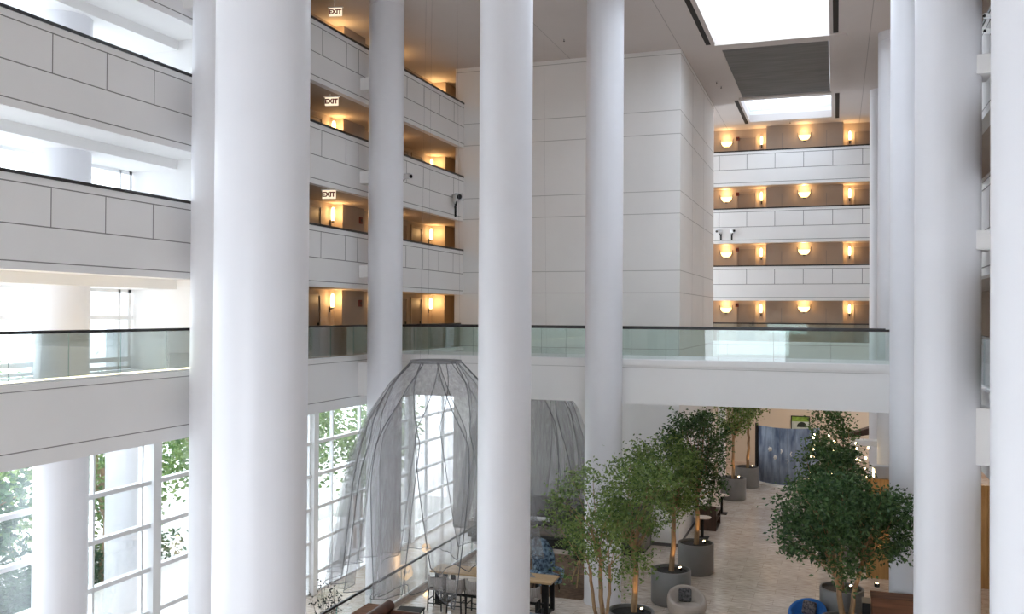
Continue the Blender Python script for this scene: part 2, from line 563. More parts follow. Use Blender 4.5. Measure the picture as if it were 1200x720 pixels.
# ------------------------------------------------------------------ gallery parapets
JDZ = (0.2, 0.98, 1.67)
def parapet(axis, face, a0, a1, rail, vj, name, sign, jw=0.010):
    """white panelled gallery front; axis 'y' runs along y with its face at x = face, sign = side it looks to"""
    b = MB()
    t = 0.22
    def bx(p0, p1, d0, d1, z0, z1, mi):
        if axis == 'y': b.box(face - sign * d0, face - sign * d1, p0, p1, z0, z1, mi)
        else: b.box(p0, p1, face - sign * d0, face - sign * d1, z0, z1, mi)
    bx(a0, a1, 0, t, rail - 1.83, rail - 0.05, 0)
    for d in JDZ:
        bx(a0, a1, -0.003, 0.02, rail - d - jw, rail - d + jw, 1)
    for p in vj:
        if a0 < p < a1:
            bx(p - jw, p + jw, -0.003, 0.02, rail - JDZ[1], rail - JDZ[0], 1)
    o = b.build(name, [MT['wall'], MT['joint']])
    b = MB()
    if axis == 'y': b.box(face + sign * 0.02, face - sign * (t + 0.03), a0, a1, rail - 0.05, rail + 0.015)
    else: b.box(a0, a1, face + sign * 0.02, face - sign * (t + 0.03), rail - 0.05, rail + 0.015)
    b.build('handrail', MT['black'], o)
    return structure(o)
vj_left = [13.88 + 1.415 * k for k in range(-14, 3)] + [25.23 - 1.43 * k for k in range(6)] + [26.0] + [29.5 + 1.42 * k for k in range(4)]
BAYS = ((-4, 18.78), (18.82, 27.48), (27.52, YT - 0.004))
for k in (1, 2, 3):
    for a0, a1 in BAYS:
        parapet('y', XP, a0, a1, RAIL[k], vj_left, 'gallery_parapet', 1, 0.011)
    parapet('x', YB, -13, XR, RAIL[k], [-5.85 + 1.41 * j for j in range(-4, 7)], 'gallery_parapet', -1, 0.014)
    parapet('y', XR, 12, YB, RAIL[k], [13 + 1.42 * j for j in range(26)], 'gallery_parapet', -1)
# gallery floor slabs (their undersides are the gallery ceilings)
def slab(x0, x1, y0, y1, z0, z1, m='corrceil'):
    b = MB(); b.box(x0, x1, y0, y1, z0, z1)
    structure(b.build('floor_gallery', MT[m]))
for k in range(4):
    r = RAIL[k]
    if k > 0:
        z0 = r - 1.80
        slab(XG, XP - 0.22, -4, 19.0, z0, r - 1.07, 'wall')
        slab(XW, XP - 0.22, 19.0, 40, z0, r - 1.07)
        b = MB(); b.box(XG, -15.58, -4, 18.95, z0 - 0.24, z0)      # downstand beam by the glazing
        structure(b.build('beam', MT['wall']))
        slab(-13, XR, YB + 0.22, 51.2, z0, r - 1.07)
        slab(XR + 0.22, 4.6, 12, YB, z0, r - 1.07)
    else:
        slab(XG, XP - 0.2, -4, 19.0, 5.80, r - 1.07, 'wall')
        slab(XW, XP - 0.2, 19.0, 40, 5.80, r - 1.07, 'wall')
        slab(-13, XR, YB + 0.2, 55.6, 5.80, r - 1.07, 'wall')
        slab(XR + 0.2, 9, 12, YB, 5.80, r - 1.07, 'wall')
# lowest level fascias
def fascia(axis, face, a0, a1, sign, z0=5.77, z1=7.27):
    b = MB()
    def bx(p0, p1, d0, d1, za, zb, mi):
        if axis == 'y': b.box(face - sign * d0, face - sign * d1, p0, p1, za, zb, mi)
        else: b.box(p0, p1, face - sign * d0, face - sign * d1, za, zb, mi)
    bx(a0, a1, 0, 0.2, z0, z1 + 0.02, 0)
    bx(a0, a1, -0.003, 0.02, z0 + 0.30, z0 + 0.32, 1)
    bx(a0, a1, -0.04, 0.22, z1 - 0.04, z1 + 0.08, 0)
    bx(a0, a1, -0.003, 0.02, z1 - 0.06, z1 - 0.045, 1)
    structure(b.build('gallery_fascia', [MT['wall'], MT['joint']]))
for a0, a1 in BAYS: fascia('y', XP, a0, a1, 1)
fascia('x', YB, -13, XR, -1)
fascia('y', XR, 12, YB, -1)

# link bridge
BY0, BY1, BX0, BX1 = 27.70, 30.3, XP + 0.02, 2.4
b = MB()
b.box(BX0, BX1, BY0, BY1, 6.03, 7.24)
b.box(BX0, BX1, BY0 - 0.04, BY0 + 0.22, 7.20, 7.36)
b.box(BX0, BX1, BY1 - 0.22, BY1 + 0.04, 7.20, 7.36)
b.box(BX0, BX1, BY0 - 0.003, BY0 + 0.02, 7.11, 7.125, 1)
structure(b.build('bridge_deck', [MT['wall'], MT['tjoint']]))

# ------------------------------------------------------------------ glass railings
def railing(label, axis, face, a0, a1, step, top=8.33, bot=7.34, led=False, hr=0.035, gm='glass'):
    t = thing('glass_railing', label, 'railing', (face, a0, bot) if axis == 'y' else (a0, face, bot))
    L = a1 - a0
    h = top - bot
    def bx(b, p0, p1, d, z0, z1, mi=0):
        if axis == 'y': b.box(-d, d, p0, p1, z0, z1, mi)
        else: b.box(p0, p1, -d, d, z0, z1, mi)
    b = MB(); bx(b, 0, L, hr, h - 0.045, h + 0.02); b.build('handrail', MT['black'], t, bevel=0.01)
    n = max(1, round(L / step))
    for i in range(n):
        b = MB()
        p0, p1 = i * L / n + 0.006, (i + 1) * L / n - 0.006
        bx(b, p0, p1, 0.008, 0.02, h - 0.045)
        # greenish cut edges
        bx(b, p0 - 0.004, p0, 0.008, 0.02, h - 0.045, 1)
        b.build('glass_pane', [MT[gm], MT['gedge']], t)
    b = MB(); bx(b, 0, L, 0.03, 0.0, 0.04); b.build('base_channel', MT['white'], t)
    if led:
        b = MB()
        q = 0.3
        while q < L - 1.4:
            if axis == 'y': b.box(-0.16, -0.05, q, q + 1.28, 0.0, 0.06)
            q += 1.39
        b.build('light_strip', MT['led'], t)
    return t
railing('glass railing with a glowing strip at its foot, along the glazed bay', 'y', XP - 0.1, -4, 18.7, 1.4, led=True)
railing('short glass railing between the slim wall columns, lowest gallery', 'y', XP - 0.1, 18.9, 27.4, 1.45)
railing('glass railing of the lowest gallery running past the bridge to the white tower', 'y', XP - 0.1, 27.55, YT - 0.02, 1.45)
railing('long green-tinted glass railing on the near edge of the bridge', 'x', BY0 + 0.1, BX0 + 0.1, 1.40, 1.56)
railing('green-tinted glass railing on the far edge of the bridge', 'x', BY1 - 0.1, BX0 + 0.1, 1.40, 1.56)
railing('slim glass railing of the far end gallery seen through the bridge glass', 'x', YB + 0.1, -12, 1.9, 1.45)
railing('glass railing of the lowest gallery behind the broad column row', 'y', XR + 0.1, 12, YB - 0.2, 1.6)

# ------------------------------------------------------------------ outer glazed wall and guest room walls
WN = [0]
def window(y0, y1, z0, z1, hs, vs, thick=(), fw=0.06):
    WN[0] += 1
    b = MB()
    x0, x1 = XG - 0.06, XG + 0.06
    b.box(x0, x1, y0, y1, z0, z0 + 0.08); b.box(x0, x1, y0, y1, z1 - 0.08, z1)
    b.box(x0, x1, y0, y0 + 0.1, z0, z1); b.box(x0, x1, y1 - 0.1, y1, z0, z1)
    for z in hs: b.box(x0 - 0.02, x1 + 0.04, y0, y1, z - 0.055, z + 0.055)
    for y in vs: b.box(x0, x1, y - fw / 2, y + fw / 2, z0, z1)
    for y in thick: b.box(x0 - 0.1, x1 + 0.12, y - 0.15, y + 0.15, z0, z1)
    o = b.build('window_%d' % WN[0], MT['white'])
    structure(o)
    b = MB(); b.box(XG - 0.008, XG + 0.008, y0 + 0.02, y1 - 0.02, z0 + 0.02, z1 - 0.02)
    b.build('window_pane', MT['wglass'], o)
hz = [5.37, 4.25, 3.13, 1.99, 0.86, -0.24]
window(-4, 19.95, -0.95, 5.8, hz, [17.72 - 1.66 * k for k in range(13)] + [19.38], (19.8,))
window(19.95, 27.5, -0.95, 5.8, hz, [21.8, 23.4, 25.0, 26.4])
window(27.5, 35.2, -0.95, 5.8, hz, [28.95, 30.95, 32.7, 34.2], (27.65,))
window(35.2, 44.6, -0.95, 5.8, hz, [37.0, 38.8, 40.6, 42.4], (35.35,))
for k in range(4):
    z0 = FLR[k] + 0.02
    z1 = (RAIL[k + 1] - 2.04) if k < 3 else ZC
    window(-4, 18.9, z0, z1, [z0 + 0.25, z0 + 1.30], [17.3 - 1.33 * j for j in range(15)] + [18.5])
# end wall of the glazed bay and guest room wall behind
for k in range(4):
    z0 = FLR[k]; z1 = (RAIL[k + 1] - 1.80) if k < 3 else ZC
    b = MB(); b.box(XG, XP - 0.22, 18.95, 19.15, z0, z1)
    structure(b.build('wall_end', MT['wall']))
    b = MB()
    b.box(XW - 0.2, XW, 19.15, 28.35, z0, z1)
    b.box(XW - 0.2, XW + 0.32, 28.35, 29.9, z0, z1)
    b.box(XW - 0.2, XW, 29.9, 36.6, z0, z1)
    b.box(XW - 0.2, XW + 0.6, 36.6, 40, z0, z1)
    b.box(XW, -14.77, 39.8, 40, z0, z1)
    structure(b.build('wall_left', MT['corr']))
    # far gallery back wall: two door alcoves and a panelled middle block
    b = MB()
    b.box(-13, 4.6, 51.0, 51.2, z0, z1)
    b.box(-3.55, 0.30, 50.5, 51.0, z0, z1)
    for x in (-2.75, -0.52):
        b.box(x - 0.012, x + 0.012, 50.497, 50.51, z0, z1 - 0.4, 1)
    structure(b.build('wall_back', [MT['corr'], MT['joint']]))
    b = MB(); b.box(4.4, 4.6, 12, 51, z0, z1)
    structure(b.build('wall_right', MT['corr']))
b = MB(); b.box(-14.2, -13.0, YB, 56, 0, ZC)
structure(b.build('wall_return', MT['wall']))
b = MB(); b.box(XG, -14.7, 44.6, 44.8, -0.95, 7.26)
structure(b.build('wall_strip_end', MT['wall']))
# lobby walls
b = MB(); b.box(-14, 9, 55.6, 55.8, 0, 5.8)
structure(b.build('wall_lobby', MT['beige']))
b = MB(); b.box(-14, 9, 55.56, 55.6, 0, 0.15)
structure(b.build('baseboard_lobby', MT['tabletop']))
b = MB(); b.box(8.8, 9, 12, 56, 0, 5.8)
structure(b.build('wall_bar', MT['beige']))
b = MB(); b.box(-9.4, -9.2, YT2, 55.6, 0, 5.8); b.box(-7.2, -6.7, 52.0, 55.6, 0, 5.8); b.box(-5.9, -5.55, 49.6, 50.2, 0, 5.8)
structure(b.build('wall_lobby_side', MT['wall']))
# wall closing the room block above the lower glazing
b = MB(); b.box(XG - 0.1, XW + 0.05, 18.95, 44.8, 5.8, 7.26)
structure(b.build('trim_3', MT['wall']))

# ------------------------------------------------------------------ doors of the galleries
DN = [0]
def door(x, y, z, axis, w=0.92, h=2.05):
    """axis 'x': door lies in a wall facing -y; 'y': wall facing +x"""
    DN[0] += 1
    def bx(b, p0, p1, d0, d1, z0, z1):
        if axis == 'x': b.box(x + p0, x + p1, y - d0, y - d1, z + z0, z + z1)
        else: b.box(x + d0, x + d1, y + p0, y + p1, z + z0, z + z1)
    b = MB()
    bx(b, -w / 2 - 0.08, -w / 2, 0, 0.05, 0, h + 0.08); bx(b, w / 2, w / 2 + 0.08, 0, 0.05, 0, h + 0.08); bx(b, -w / 2, w / 2, 0, 0.05, h, h + 0.08)
    o = structure(b.build('door_%d' % DN[0], MT['frame']))
    b = MB(); bx(b, -w / 2, w / 2, 0, 0.02, 0.005, h); b.build('door_leaf', MT['door'], o)
    b = MB(); bx(b, w / 2 - 0.12, w / 2 - 0.07, 0.02, 0.07, 0.93, 1.13); bx(b, w / 2 - 0.2, w / 2 - 0.07, 0.05, 0.07, 1.0, 1.03)
    b.build('door_handle', MT['black'], o)
for k in range(4):
    door(-4.60, 51.0, FLR[k], 'x'); door(1.32, 51.0, FLR[k], 'x')
    door(XW, 26.9, FLR[k], 'y'); door(XW, 33.6, FLR[k], 'y'); door(XW, 35.0, FLR[k], 'y')
    door(4.4, 20.5, FLR[k], 'x') if False else None

# ------------------------------------------------------------------ wall lamps of the galleries
SC_E, BO_E = 14.0, 13.0
def slim_sconce(label, loc, rz):
    t = thing('slim_sconce', label, 'wall lamp', loc, rz, 'slim candle sconces of the galleries')
    b = MB(); b.box(-0.03, 0.03, -0.02, 0.0, -0.36, -0.16); b.tube([(0, -0.02, -0.24), (0, -0.1, -0.25), (0, -0.12, -0.2)], 0.012)
    b.build('bracket', MT['black'], t)
    b = MB(); b.lathe([(0.001, -0.24), (0.05, -0.22), (0.06, -0.19)], 0, -0.12, 16); b.build('cup', MT['black'], t, smooth=True)
    b = MB(); b.lathe([(0.001, -0.19), (0.06, -0.18), (0.078, 0.0), (0.07, 0.2), (0.04, 0.28), (0.001, 0.29)], 0, -0.12, 16)
    b.build('lamp_shade', MT['sconce'], t, smooth=True)
    lamp(t, (0, -0.32, 0.1), SC_E)
    return t
def bowl_sconce(label, loc, rz):
    t = thing('bowl_sconce', label, 'wall lamp', loc, rz, 'bowl sconces of the far galleries')
    b = MB(); b.box(-0.06, 0.06, -0.03, 0, -0.2, 0.1)
    b.build('back_plate', MT['black'], t)
    b = MB(); b.lathe([(0.02, -0.14), (0.14, -0.12), (0.24, -0.05), (0.285, 0.06), (0.30, 0.13)], 0, -0.01, 24, a0=PI, a1=2 * PI, sy=0.55)
    b.build('lamp_shade', MT['bowl'], t, smooth=True)
    for sx in (-1, 1):
        b = MB(); b.tube([(sx * 0.34, -0.01, 0.26), (sx * 0.32, -0.02, 0.05), (sx * 0.2, -0.03, -0.13)], 0.012)
        b.build('holder', MT['black'], t)
    lamp(t, (0, -0.28, 0.34), BO_E)
    return t
for k in range(4):
    g = 'far gallery %s' % NAMES[k]
    z = FLR[k] + 1.80
    if k == 3: z += 0.0
    bowl_sconce('frosted bowl sconce next to the fire alarm, ' + g, (-5.66, 51.0, z - 0.05), 0)
    bowl_sconce('frosted bowl sconce centred on the panelled block, ' + g, (-1.62, 50.5, z), 0)
    slim_sconce('slim glowing sconce between door and panelled block, ' + g, (-3.82, 51.0, z), 0)
    slim_sconce('slim sconce beyond the panelled block by the last door, ' + g, (0.62, 51.0, z), 0)
    g2 = 'side gallery %s' % NAMES[k]
    slim_sconce('slim sconce on the stretch before the wall column, ' + g2, (XW, 28.05, FLR[k] + 1.85), PI / 2)
    slim_sconce('slim sconce near the white tower, ' + g2, (XW, 36.25, FLR[k] + 1.85), PI / 2)
    slim_sconce('slim sconce just past the wall column, ' + g2, (XW, 31.8, FLR[k] + 1.85), PI / 2)
    if k > 0:
        slim_sconce('slim sconce in the gap by the broad column, gallery ' + NAMES[k], (4.4, 33.0, FLR[k] + 1.85), -PI / 2)
    # alarms
    a = thing('fire_alarm', 'small dark fire alarm box beside the bowl sconce, ' + g, 'fire alarm', (-5.08, 51.0, FLR[k] + 2.02))
    b = MB(); b.box(-0.09, 0.09, -0.06, 0, -0.1, 0.1); b.build('box', MT['darkred'], a, bevel=0.01)
    b = MB(); b.lathe([(0.001, 0), (0.045, 0.001), (0.05, 0.012)], 0, 0, 14); q = b.build('strobe', MT['black'], a); q.rotation_euler = (PI / 2, 0, 0); q.location = (0, -0.062, 0)
for k in (0, 1):
    a = thing('fire_alarm', 'dark red alarm box on the jutting wall, side gallery ' + NAMES[k], 'fire alarm', (XW + 0.32, 29.6, FLR[k] + 1.82), PI / 2)
    b = MB(); b.box(-0.09, 0.09, -0.06, 0, -0.12, 0.12); b.build('box', MT['darkred'], a, bevel=0.01)
    b = MB(); b.box(-0.04, 0.04, -0.075, -0.06, -0.05, 0.05); b.build('strobe', MT['black'], a)

# exit signs
for k, (x, y) in ((3, (-14.95, 25.5)), (2, (-14.8, 25.05)), (1, (-14.66, 24.7))):
    ceil = RAIL[k + 1] - 1.80 if k < 3 else ZC
    zc = (18.24, 15.30, 12.36)[3 - k]
    t = thing('exit_sign', 'small lit exit sign hanging from the ceiling, side gallery ' + NAMES[k], 'exit sign', (x, y, zc))
    t.rotation_euler = (0, 0, math.radians(12))
    b = MB(); b.box(-0.21, 0.21, -0.03, 0.03, -0.14, 0.12); b.build('panel', MT['exitglow'], t, bevel=0.01)
    b = MB(); b.box(-0.25, 0.25, -0.035, 0.035, 0.12, 0.15); b.tube([(-0.05, 0, 0.15), (-0.05, 0, ceil - zc)], 0.012); b.build('mount', MT['white'], t)
    fc = bpy.data.curves.new('lettering', 'FONT')
    fc.body = 'EXIT'; fc.size = 0.20; fc.align_x = 'CENTER'; fc.align_y = 'CENTER'; fc.extrude = 0.004; fc.offset = 0.009
    fc.materials.append(MT['red'])
    fo = bpy.data.objects.new('lettering', fc); C.objects.link(fo); fo.parent = t
    bpy.context.view_layer.update()
    tm = bpy.data.meshes.new_from_object(fo.evaluated_get(bpy.context.evaluated_depsgraph_get()))
    bpy.data.objects.remove(fo)
    fo = bpy.data.objects.new('lettering', tm); C.objects.link(fo); fo.parent = t
    fo.location = (0, -0.036, -0.015); fo.rotation_euler = (PI / 2, 0, 0)

# security cameras
def sec_cam(label, loc, rz, s=1.0):
    t = thing('security_camera', label, 'security camera', loc, rz, 'security cameras on the parapets')
    b = MB(); b.box(-0.05 * s, 0.05 * s, -0.03, 0, -0.42 * s, 0.0); b.tube([(0, -0.02, -0.12 * s), (0, -0.2 * s, -0.05 * s), (0, -0.28 * s, 0.06 * s)], 0.03 * s)
    b.build('bracket', MT['blackmatte'], t)
    b = MB()
    b.box(-0.11 * s, 0.11 * s, -0.62 * s, -0.02 * s, 0.04 * s, 0.24 * s)
    o = b.build('housing', MT['white'], t, bevel=0.03 * s)
    b = MB(); b.box(-0.13 * s, 0.13 * s, -0.70 * s, -0.06 * s, 0.245 * s, 0.265 * s); b.build('sun_shield', MT['white'], t, bevel=0.005)
    b = MB(); b.lathe([(0.001, 0), (0.075 * s, 0.001), (0.08 * s, 0.05 * s)], 0, 0, 18)
    q = b.build('lens', MT['black'], t, smooth=True); q.rotation_euler = (PI / 2, 0, 0); q.location = (0, -0.63 * s, 0.14 * s)
    return t
sec_cam('large white camera on a dark bracket, parapet end by the white tower', (XP, 33.9, 13.12), math.radians(35), 1.25)
sec_cam('small white camera on the parapet just past the wall column', (XP, 28.95, 13.35), math.radians(75), 0.8)
sec_cam('one of the two far-parapet cameras, next to the tower edge', (-5.75, YB, 13.0), math.radians(-20), 0.75)
sec_cam('one of the two far-parapet cameras, further from the tower edge', (-5.2, YB, 13.0), math.radians(20), 0.75)
sec_cam('black and white camera above the bracket beside the broad column, upper of the pair', (XR, 18.25, 14.0), math.radians(-50), 0.34)
sec_cam('black and white camera above the bracket beside the broad column, lower of the pair', (XR, 18.2, 13.72), math.radians(-50), 0.34)

# small ceiling sprinklers
for i, (x, y) in enumerate(((-7.2, 29.5), (-9.4, 32.2), (-10.9, 30.4), (-12.3, 33.2), (-2.3, 49.6), (-4.9, 40.2), (-4.8, 41.0))):
    lab = ['ceiling sprinkler between the two thin columns nearest the skylight', 'ceiling sprinkler in front of the tower wall', 'ceiling sprinkler above the bridge',
           'ceiling sprinkler by the tower and side gallery', 'ceiling sprinkler over the top far gallery', 'ceiling sprinkler beside the grey shade', 'second ceiling sprinkler beside the grey shade, further back'][i]
    t = thing('sprinkler', lab, 'sprinkler', (x, y, ZC))
    b = MB(); b.lathe([(0.001, -0.10), (0.035, -0.10), (0.035, -0.09), (0.012, -0.08), (0.012, -0.02)], 0, 0, 10); b.build('head', MT['blackmatte'], t)
    b = MB(); b.lathe([(0.012, -0.02), (0.06, -0.012), (0.06, -0.0005)], 0, 0, 12); b.build('rosette', MT['ceil'], t)

# ================================================================== NET SCULPTURES
def net_sculpture(label, loc, seed, ceil_z, rm=1.0):
    rs = random.Random(seed)
    t = thing('net_sculpture', label, 'hanging sculpture', loc)
    Z = np.array([0, 0.61, 1.58, 2.65, 3.14, 5.21, 5.95])
    R = np.array([0.67, 1.26, 1.88, 2.26, 2.38, 2.66, 2.80]) * rm
    L = 5.95
    b = MB(); b.lathe([(0.70, 0.02), (0.70, -0.06), (0.65, -0.06), (0.65, 0.02), (0.70, 0.02)], 0, 0, 48); b.build('top_ring', MT['netring'], t, smooth=True)
    b = MB()
    for a in (0.6, 2.7, 4.8): b.tube([(0.67 * math.cos(a), 0.67 * math.sin(a), 0), (0.5 * math.cos(a), 0.5 * math.sin(a), ceil_z - loc[2] - 0.01)], 0.002, 5)
    b.build('wire', MT['netring'], t)
    N = 9
    for i in range(N):
        a0 = 2 * PI * i / N + rs.uniform(-0.1, 0.1)
        hw_top, hw_mid, hw_bot = 0.27, 0.64 + rs.uniform(-0.05, 0.05), 0.42 + rs.uniform(-0.06, 0.1)
        lift = rs.uniform(-0.05, 0.3) + 0.95 * max(0.0, math.cos(a0 + 0.17)) ** 0.7
        tip = rs.uniform(-0.25, 0.55) if i % 2 else rs.uniform(-0.1, 0.2)
        ph = rs.uniform(0, 6)
        rad_f = 1.0 + (0.0 if i % 2 else -0.07)
        nu, nv = 40, 36
        rows = []
        for j in range(nv + 1):
            s = j / nv
            row = []
            for q in range(nu + 1):
                u = 2 * q / nu - 1
                ln = L - lift + tip * abs(u) ** 3 + 0.05 * math.sin(9 * u + ph)
                z = s * ln
                r = float(np.interp(z, Z, R)) if z < 5.9 else 2.8 * rm + (z - 5.95) * 0.1
                if s < 0.35: hw = hw_top + (hw_mid - hw_top) * (s / 0.35)
                else: hw = hw_mid + (hw_bot - hw_mid) * ((s - 0.35) / 0.65)
                a = a0 + u * hw
                fold = (0.02 + 0.055 * s) * math.sin(u * 8.5 + ph) + (0.01 + 0.03 * s) * math.sin(u * 19 + ph * 2)
                r = max(0.66, r * (1 - (1 - rad_f) * min(1, s * 2))) * (1 + fold * min(1, s * 3))
                row.append((r * math.cos(a), r * math.sin(a), -z))
            rows.append(row)
        b = MB(); b.grid(rows)
        o = b.build('net_panel', MT['net'], t, smooth=True)
        b = MB()
        b.tube([r[0] for r in rows], 0.012, 5)
        b.tube([r[-1] for r in rows], 0.012, 5)
        b.tube(rows[-1], 0.010, 5)
        b.build('hem', MT['seam'], o)
    return t
net_sculpture('tall grey net skirt hanging in front of the glazed wall', (-10.29, 23.0, 7.44), 4, ZC)
net_sculpture('grey net skirt hanging behind the bridge in front of the tower', (-10.45, 31.5, 6.95), 9, ZC, 0.9)

# ================================================================== PLANTS
def leaves_mesh(name, m, parent, centres, per, sig, size, seed, droop=0.35):
    rg = np.random.default_rng(seed)
    P = np.repeat(np.asarray(centres), per, axis=0)
    n = len(P)
    P = P + rg.normal(0, 1, (n, 3)) * np.asarray(sig)
    a = rg.uniform(0, 2 * PI, n)
    el = rg.normal(-droop, 0.55, n)
    d = np.stack([np.cos(a) * np.cos(el), np.sin(a) * np.cos(el), np.sin(el)], 1)
    rnd = rg.normal(0, 1, (n, 3)); rnd[:, 2] *= 0.4
    w = np.cross(d, rnd + np.array([0, 0, 0.001])); w /= (np.linalg.norm(w, axis=1, keepdims=True) + 1e-6)
    nrm = np.cross(d, w)
    s = size * rg.uniform(0.65, 1.25, (n, 1))
    p0 = P; p1 = P + d * s * 0.5 + w * s * 0.23 + nrm * s * 0.06; p2 = P + d * s; p3 = P + d * s * 0.5 - w * s * 0.23 + nrm * s * 0.06
    V = np.stack([p0, p1, p2, p3], 1).reshape(-1, 3)
    me = bpy.data.meshes.new(name)
    me.vertices.add(4 * n); me.vertices.foreach_set('co', V.ravel())
    me.loops.add(4 * n); me.loops.foreach_set('vertex_index', np.arange(4 * n))
    me.polygons.add(n); me.polygons.foreach_set('loop_start', np.arange(0, 4 * n, 4)); me.polygons.foreach_set('loop_total', np.full(n, 4))
    me.materials.append(m)
    me.update(calc_edges=True); me.validate()
    o = bpy.data.objects.new(name, me); C.objects.link(o)
    if parent is not None: o.parent = parent
    return o
def crown_points(rg, c, r, n, shell=0.55):
    out = []
    while len(out) < n:
        v = rg.normal(0, 1, 3); v /= np.linalg.norm(v)
        q = v * (shell + (1 - shell) * rg.uniform(0, 1) ** 0.7)
        out.append(np.asarray(c) + q * np.asarray(r))
    return out
def branch(b, p0, p1, r0, r1, rs, bend=0.12, n=6, sides=7):
    p0, p1 = Vector(p0), Vector(p1)
    L = (p1 - p0).length
    off = Vector((rs.uniform(-1, 1), rs.uniform(-1, 1), rs.uniform(0.1, 0.9))) * L * bend
    pts, rad = [], []
    for i in range(n + 1):
        s = i / n
        pts.append(p0.lerp(p1, s) + off * (4 * s * (1 - s)) + Vector((rs.uniform(-1, 1), rs.uniform(-1, 1), 0)) * 0.012 * L * (0 < i < n))
        rad.append(r0 + (r1 - r0) * s)
    b.tube(pts, rad, sides)
    return pts
def potted_tree(label, loc, crowns, stems, leafm, nclust, per, leaf=0.12, seed=1, pot=(0.6, 1.02), fork=0.45, light=True, sig=0.16, shell=0.5, group='potted indoor trees'):
    """crowns: list of (centre, radii) relative to the planter; stems: list of (x, y, top_x, top_y, top_z, radius)"""
    rs = random.Random(seed)
    rg = np.random.default_rng(seed)
    t = thing('potted_tree', label, 'potted tree', loc, 0, group)
    R, H = pot
    b = MB(); b.lathe([(R - 0.05, 0.0), (R - 0.05, 0.03), (R - 0.01, 0.035), (R, 0.06), (R, H - 0.02), (R - 0.012, H), (R - 0.05, H), (R - 0.06, H - 0.16)], 0, 0, 48)
    b.build('planter', MT['planter'], t, smooth=True)
    b = MB(); b.lathe([(0.001, H - 0.06), (R * 0.5, H - 0.065), (R - 0.055, H - 0.09)], 0, 0, 32)
    b.build('soil', MT['soil'], t, smooth=True)
    pts_all = []
    for (c, r) in crowns: pts_all += crown_points(rg, c, r, int(nclust * r[0] * r[1] * r[2]), shell)
    b = MB()
    tips = []
    for (x0, y0, x1, y1, z1, rad) in stems:
        pp = branch(b, (x0, y0, H - 0.12), (x1, y1, z1), rad, rad * 0.72, rs, 0.03, 8, 10)
        tips.append((Vector((x1, y1, z1)), rad * 0.7))
    nb = max(4, int(len(pts_all) * 0.22))
    for i in range(nb):
        p = pts_all[i * len(pts_all) // nb]
        st, rad = min(tips, key=lambda q: (Vector(p) - q[0]).length)
        mid = st.lerp(Vector(p), 0.5) + Vector((rs.uniform(-0.1, 0.1), rs.uniform(-0.1, 0.1), 0.08))
        if i % 3 == 0:
            branch(b, st, p, rad * 0.5, 0.006, rs, 0.1, 6, 6)
        else:
            branch(b, st - Vector((0, 0, rs.uniform(0, 0.25))), p, rad * 0.33, 0.005, rs, 0.1, 5, 5)
    b.build('trunk', MT['bark'], t, smooth=True)
    leaves_mesh('foliage', leafm, t, pts_all, per, (sig, sig, sig * 0.75), leaf, seed + 50)
    if light:
        u = MB(); u.lathe([(0.001, 0.0), (0.035, 0.0), (0.05, 0.10), (0.045, 0.10)], 0, 0, 12)
        ul = u.build('uplight', MT['blackmatte'], t, smooth=True); ul.location = (R * 0.45, R * 0.35, H - 0.07); ul.rotation_euler = (0.3, -0.3, 0)
        u2 = MB(); u2.lathe([(0.001, 0.10), (0.042, 0.101)], 0, 0, 12)
        bb = u2.build('uplight_bulb', MT['bulb'], ul)
        lamp(t, (R * 0.42, -R * 0.5, H + 0.12), 16, WARM, 0.03, math.radians(70), (0.0, 0.0, H + 1.4))
    return t
potted_tree('airy pale green twin-stemmed tree before the thin column, nearest the high table', (-5.62, 22.45, 0),
            [((-0.25, 0.1, 3.9), (1.15, 0.95, 1.25)), ((-0.75, 0.3, 2.6), (0.5, 0.5, 0.8)), ((0.25, 0.2, 2.5), (0.55, 0.4, 0.8))],
            [(0.02, 0.55, 0.0, 0.45, 2.5, 0.065), (-0.14, 0.5, -0.3, 0.4, 2.3, 0.05), (0.1, 0.45, 0.25, 0.3, 2.4, 0.045)], MT['leafA'], 60, 34, 0.105, 21, sig=0.17, light=True)
potted_tree('bushy green tree in a planter at the picture foot beside the thin column', (-5.03, 23.75, 0),
            [((0.05, 0.3, 3.95), (1.05, 1.0, 1.2)), ((-0.2, 0.0, 2.5), (0.75, 0.5, 0.75))],
            [(0.05, 0.1, 0.05, 0.1, 2.6, 0.085)], MT['leafA'], 80, 38, 0.115, 22)
potted_tree('green tree with bare trunk in the round planter behind the beige tub chair', (-4.72, 28.05, 0),
            [((-0.25, 0, 4.05), (1.15, 1.1, 1.05)), ((0.0, -0.1, 3.0), (0.7, 0.6, 0.6))],
            [(0.0, 0.0, 0.05, 0, 2.75, 0.085)], MT['leafA'], 80, 40, 0.12, 23)
potted_tree('dark green tree in the planter nearest the white tower corner', (-4.48, 31.62, 0),
            [((0.0, 0, 4.35), (1.15, 1.05, 1.15)), ((0.1, 0, 2.9), (0.8, 0.7, 0.8))],
            [(0.0, 0.0, 0.02, 0, 2.6, 0.09)], MT['leafB'], 90, 38, 0.13, 24)
potted_tree('slim tree in the front planter of the far pair near the blue screen', (-4.62, 44.9, 0),
            [((0, 0, 4.4), (0.85, 0.8, 1.3))], [(0, 0, 0.0, 0, 2.9, 0.08)], MT['leafA'], 70, 34, 0.15, 25, sig=0.2)
potted_tree('slim tree in the rear planter of the far pair beside the blue screen', (-4.28, 48.35, 0),
            [((0, 0, 4.5), (0.8, 0.8, 1.2))], [(0, 0, 0.05, 0, 3.0, 0.085)], MT['leafA'], 70, 34, 0.15, 26, sig=0.2)
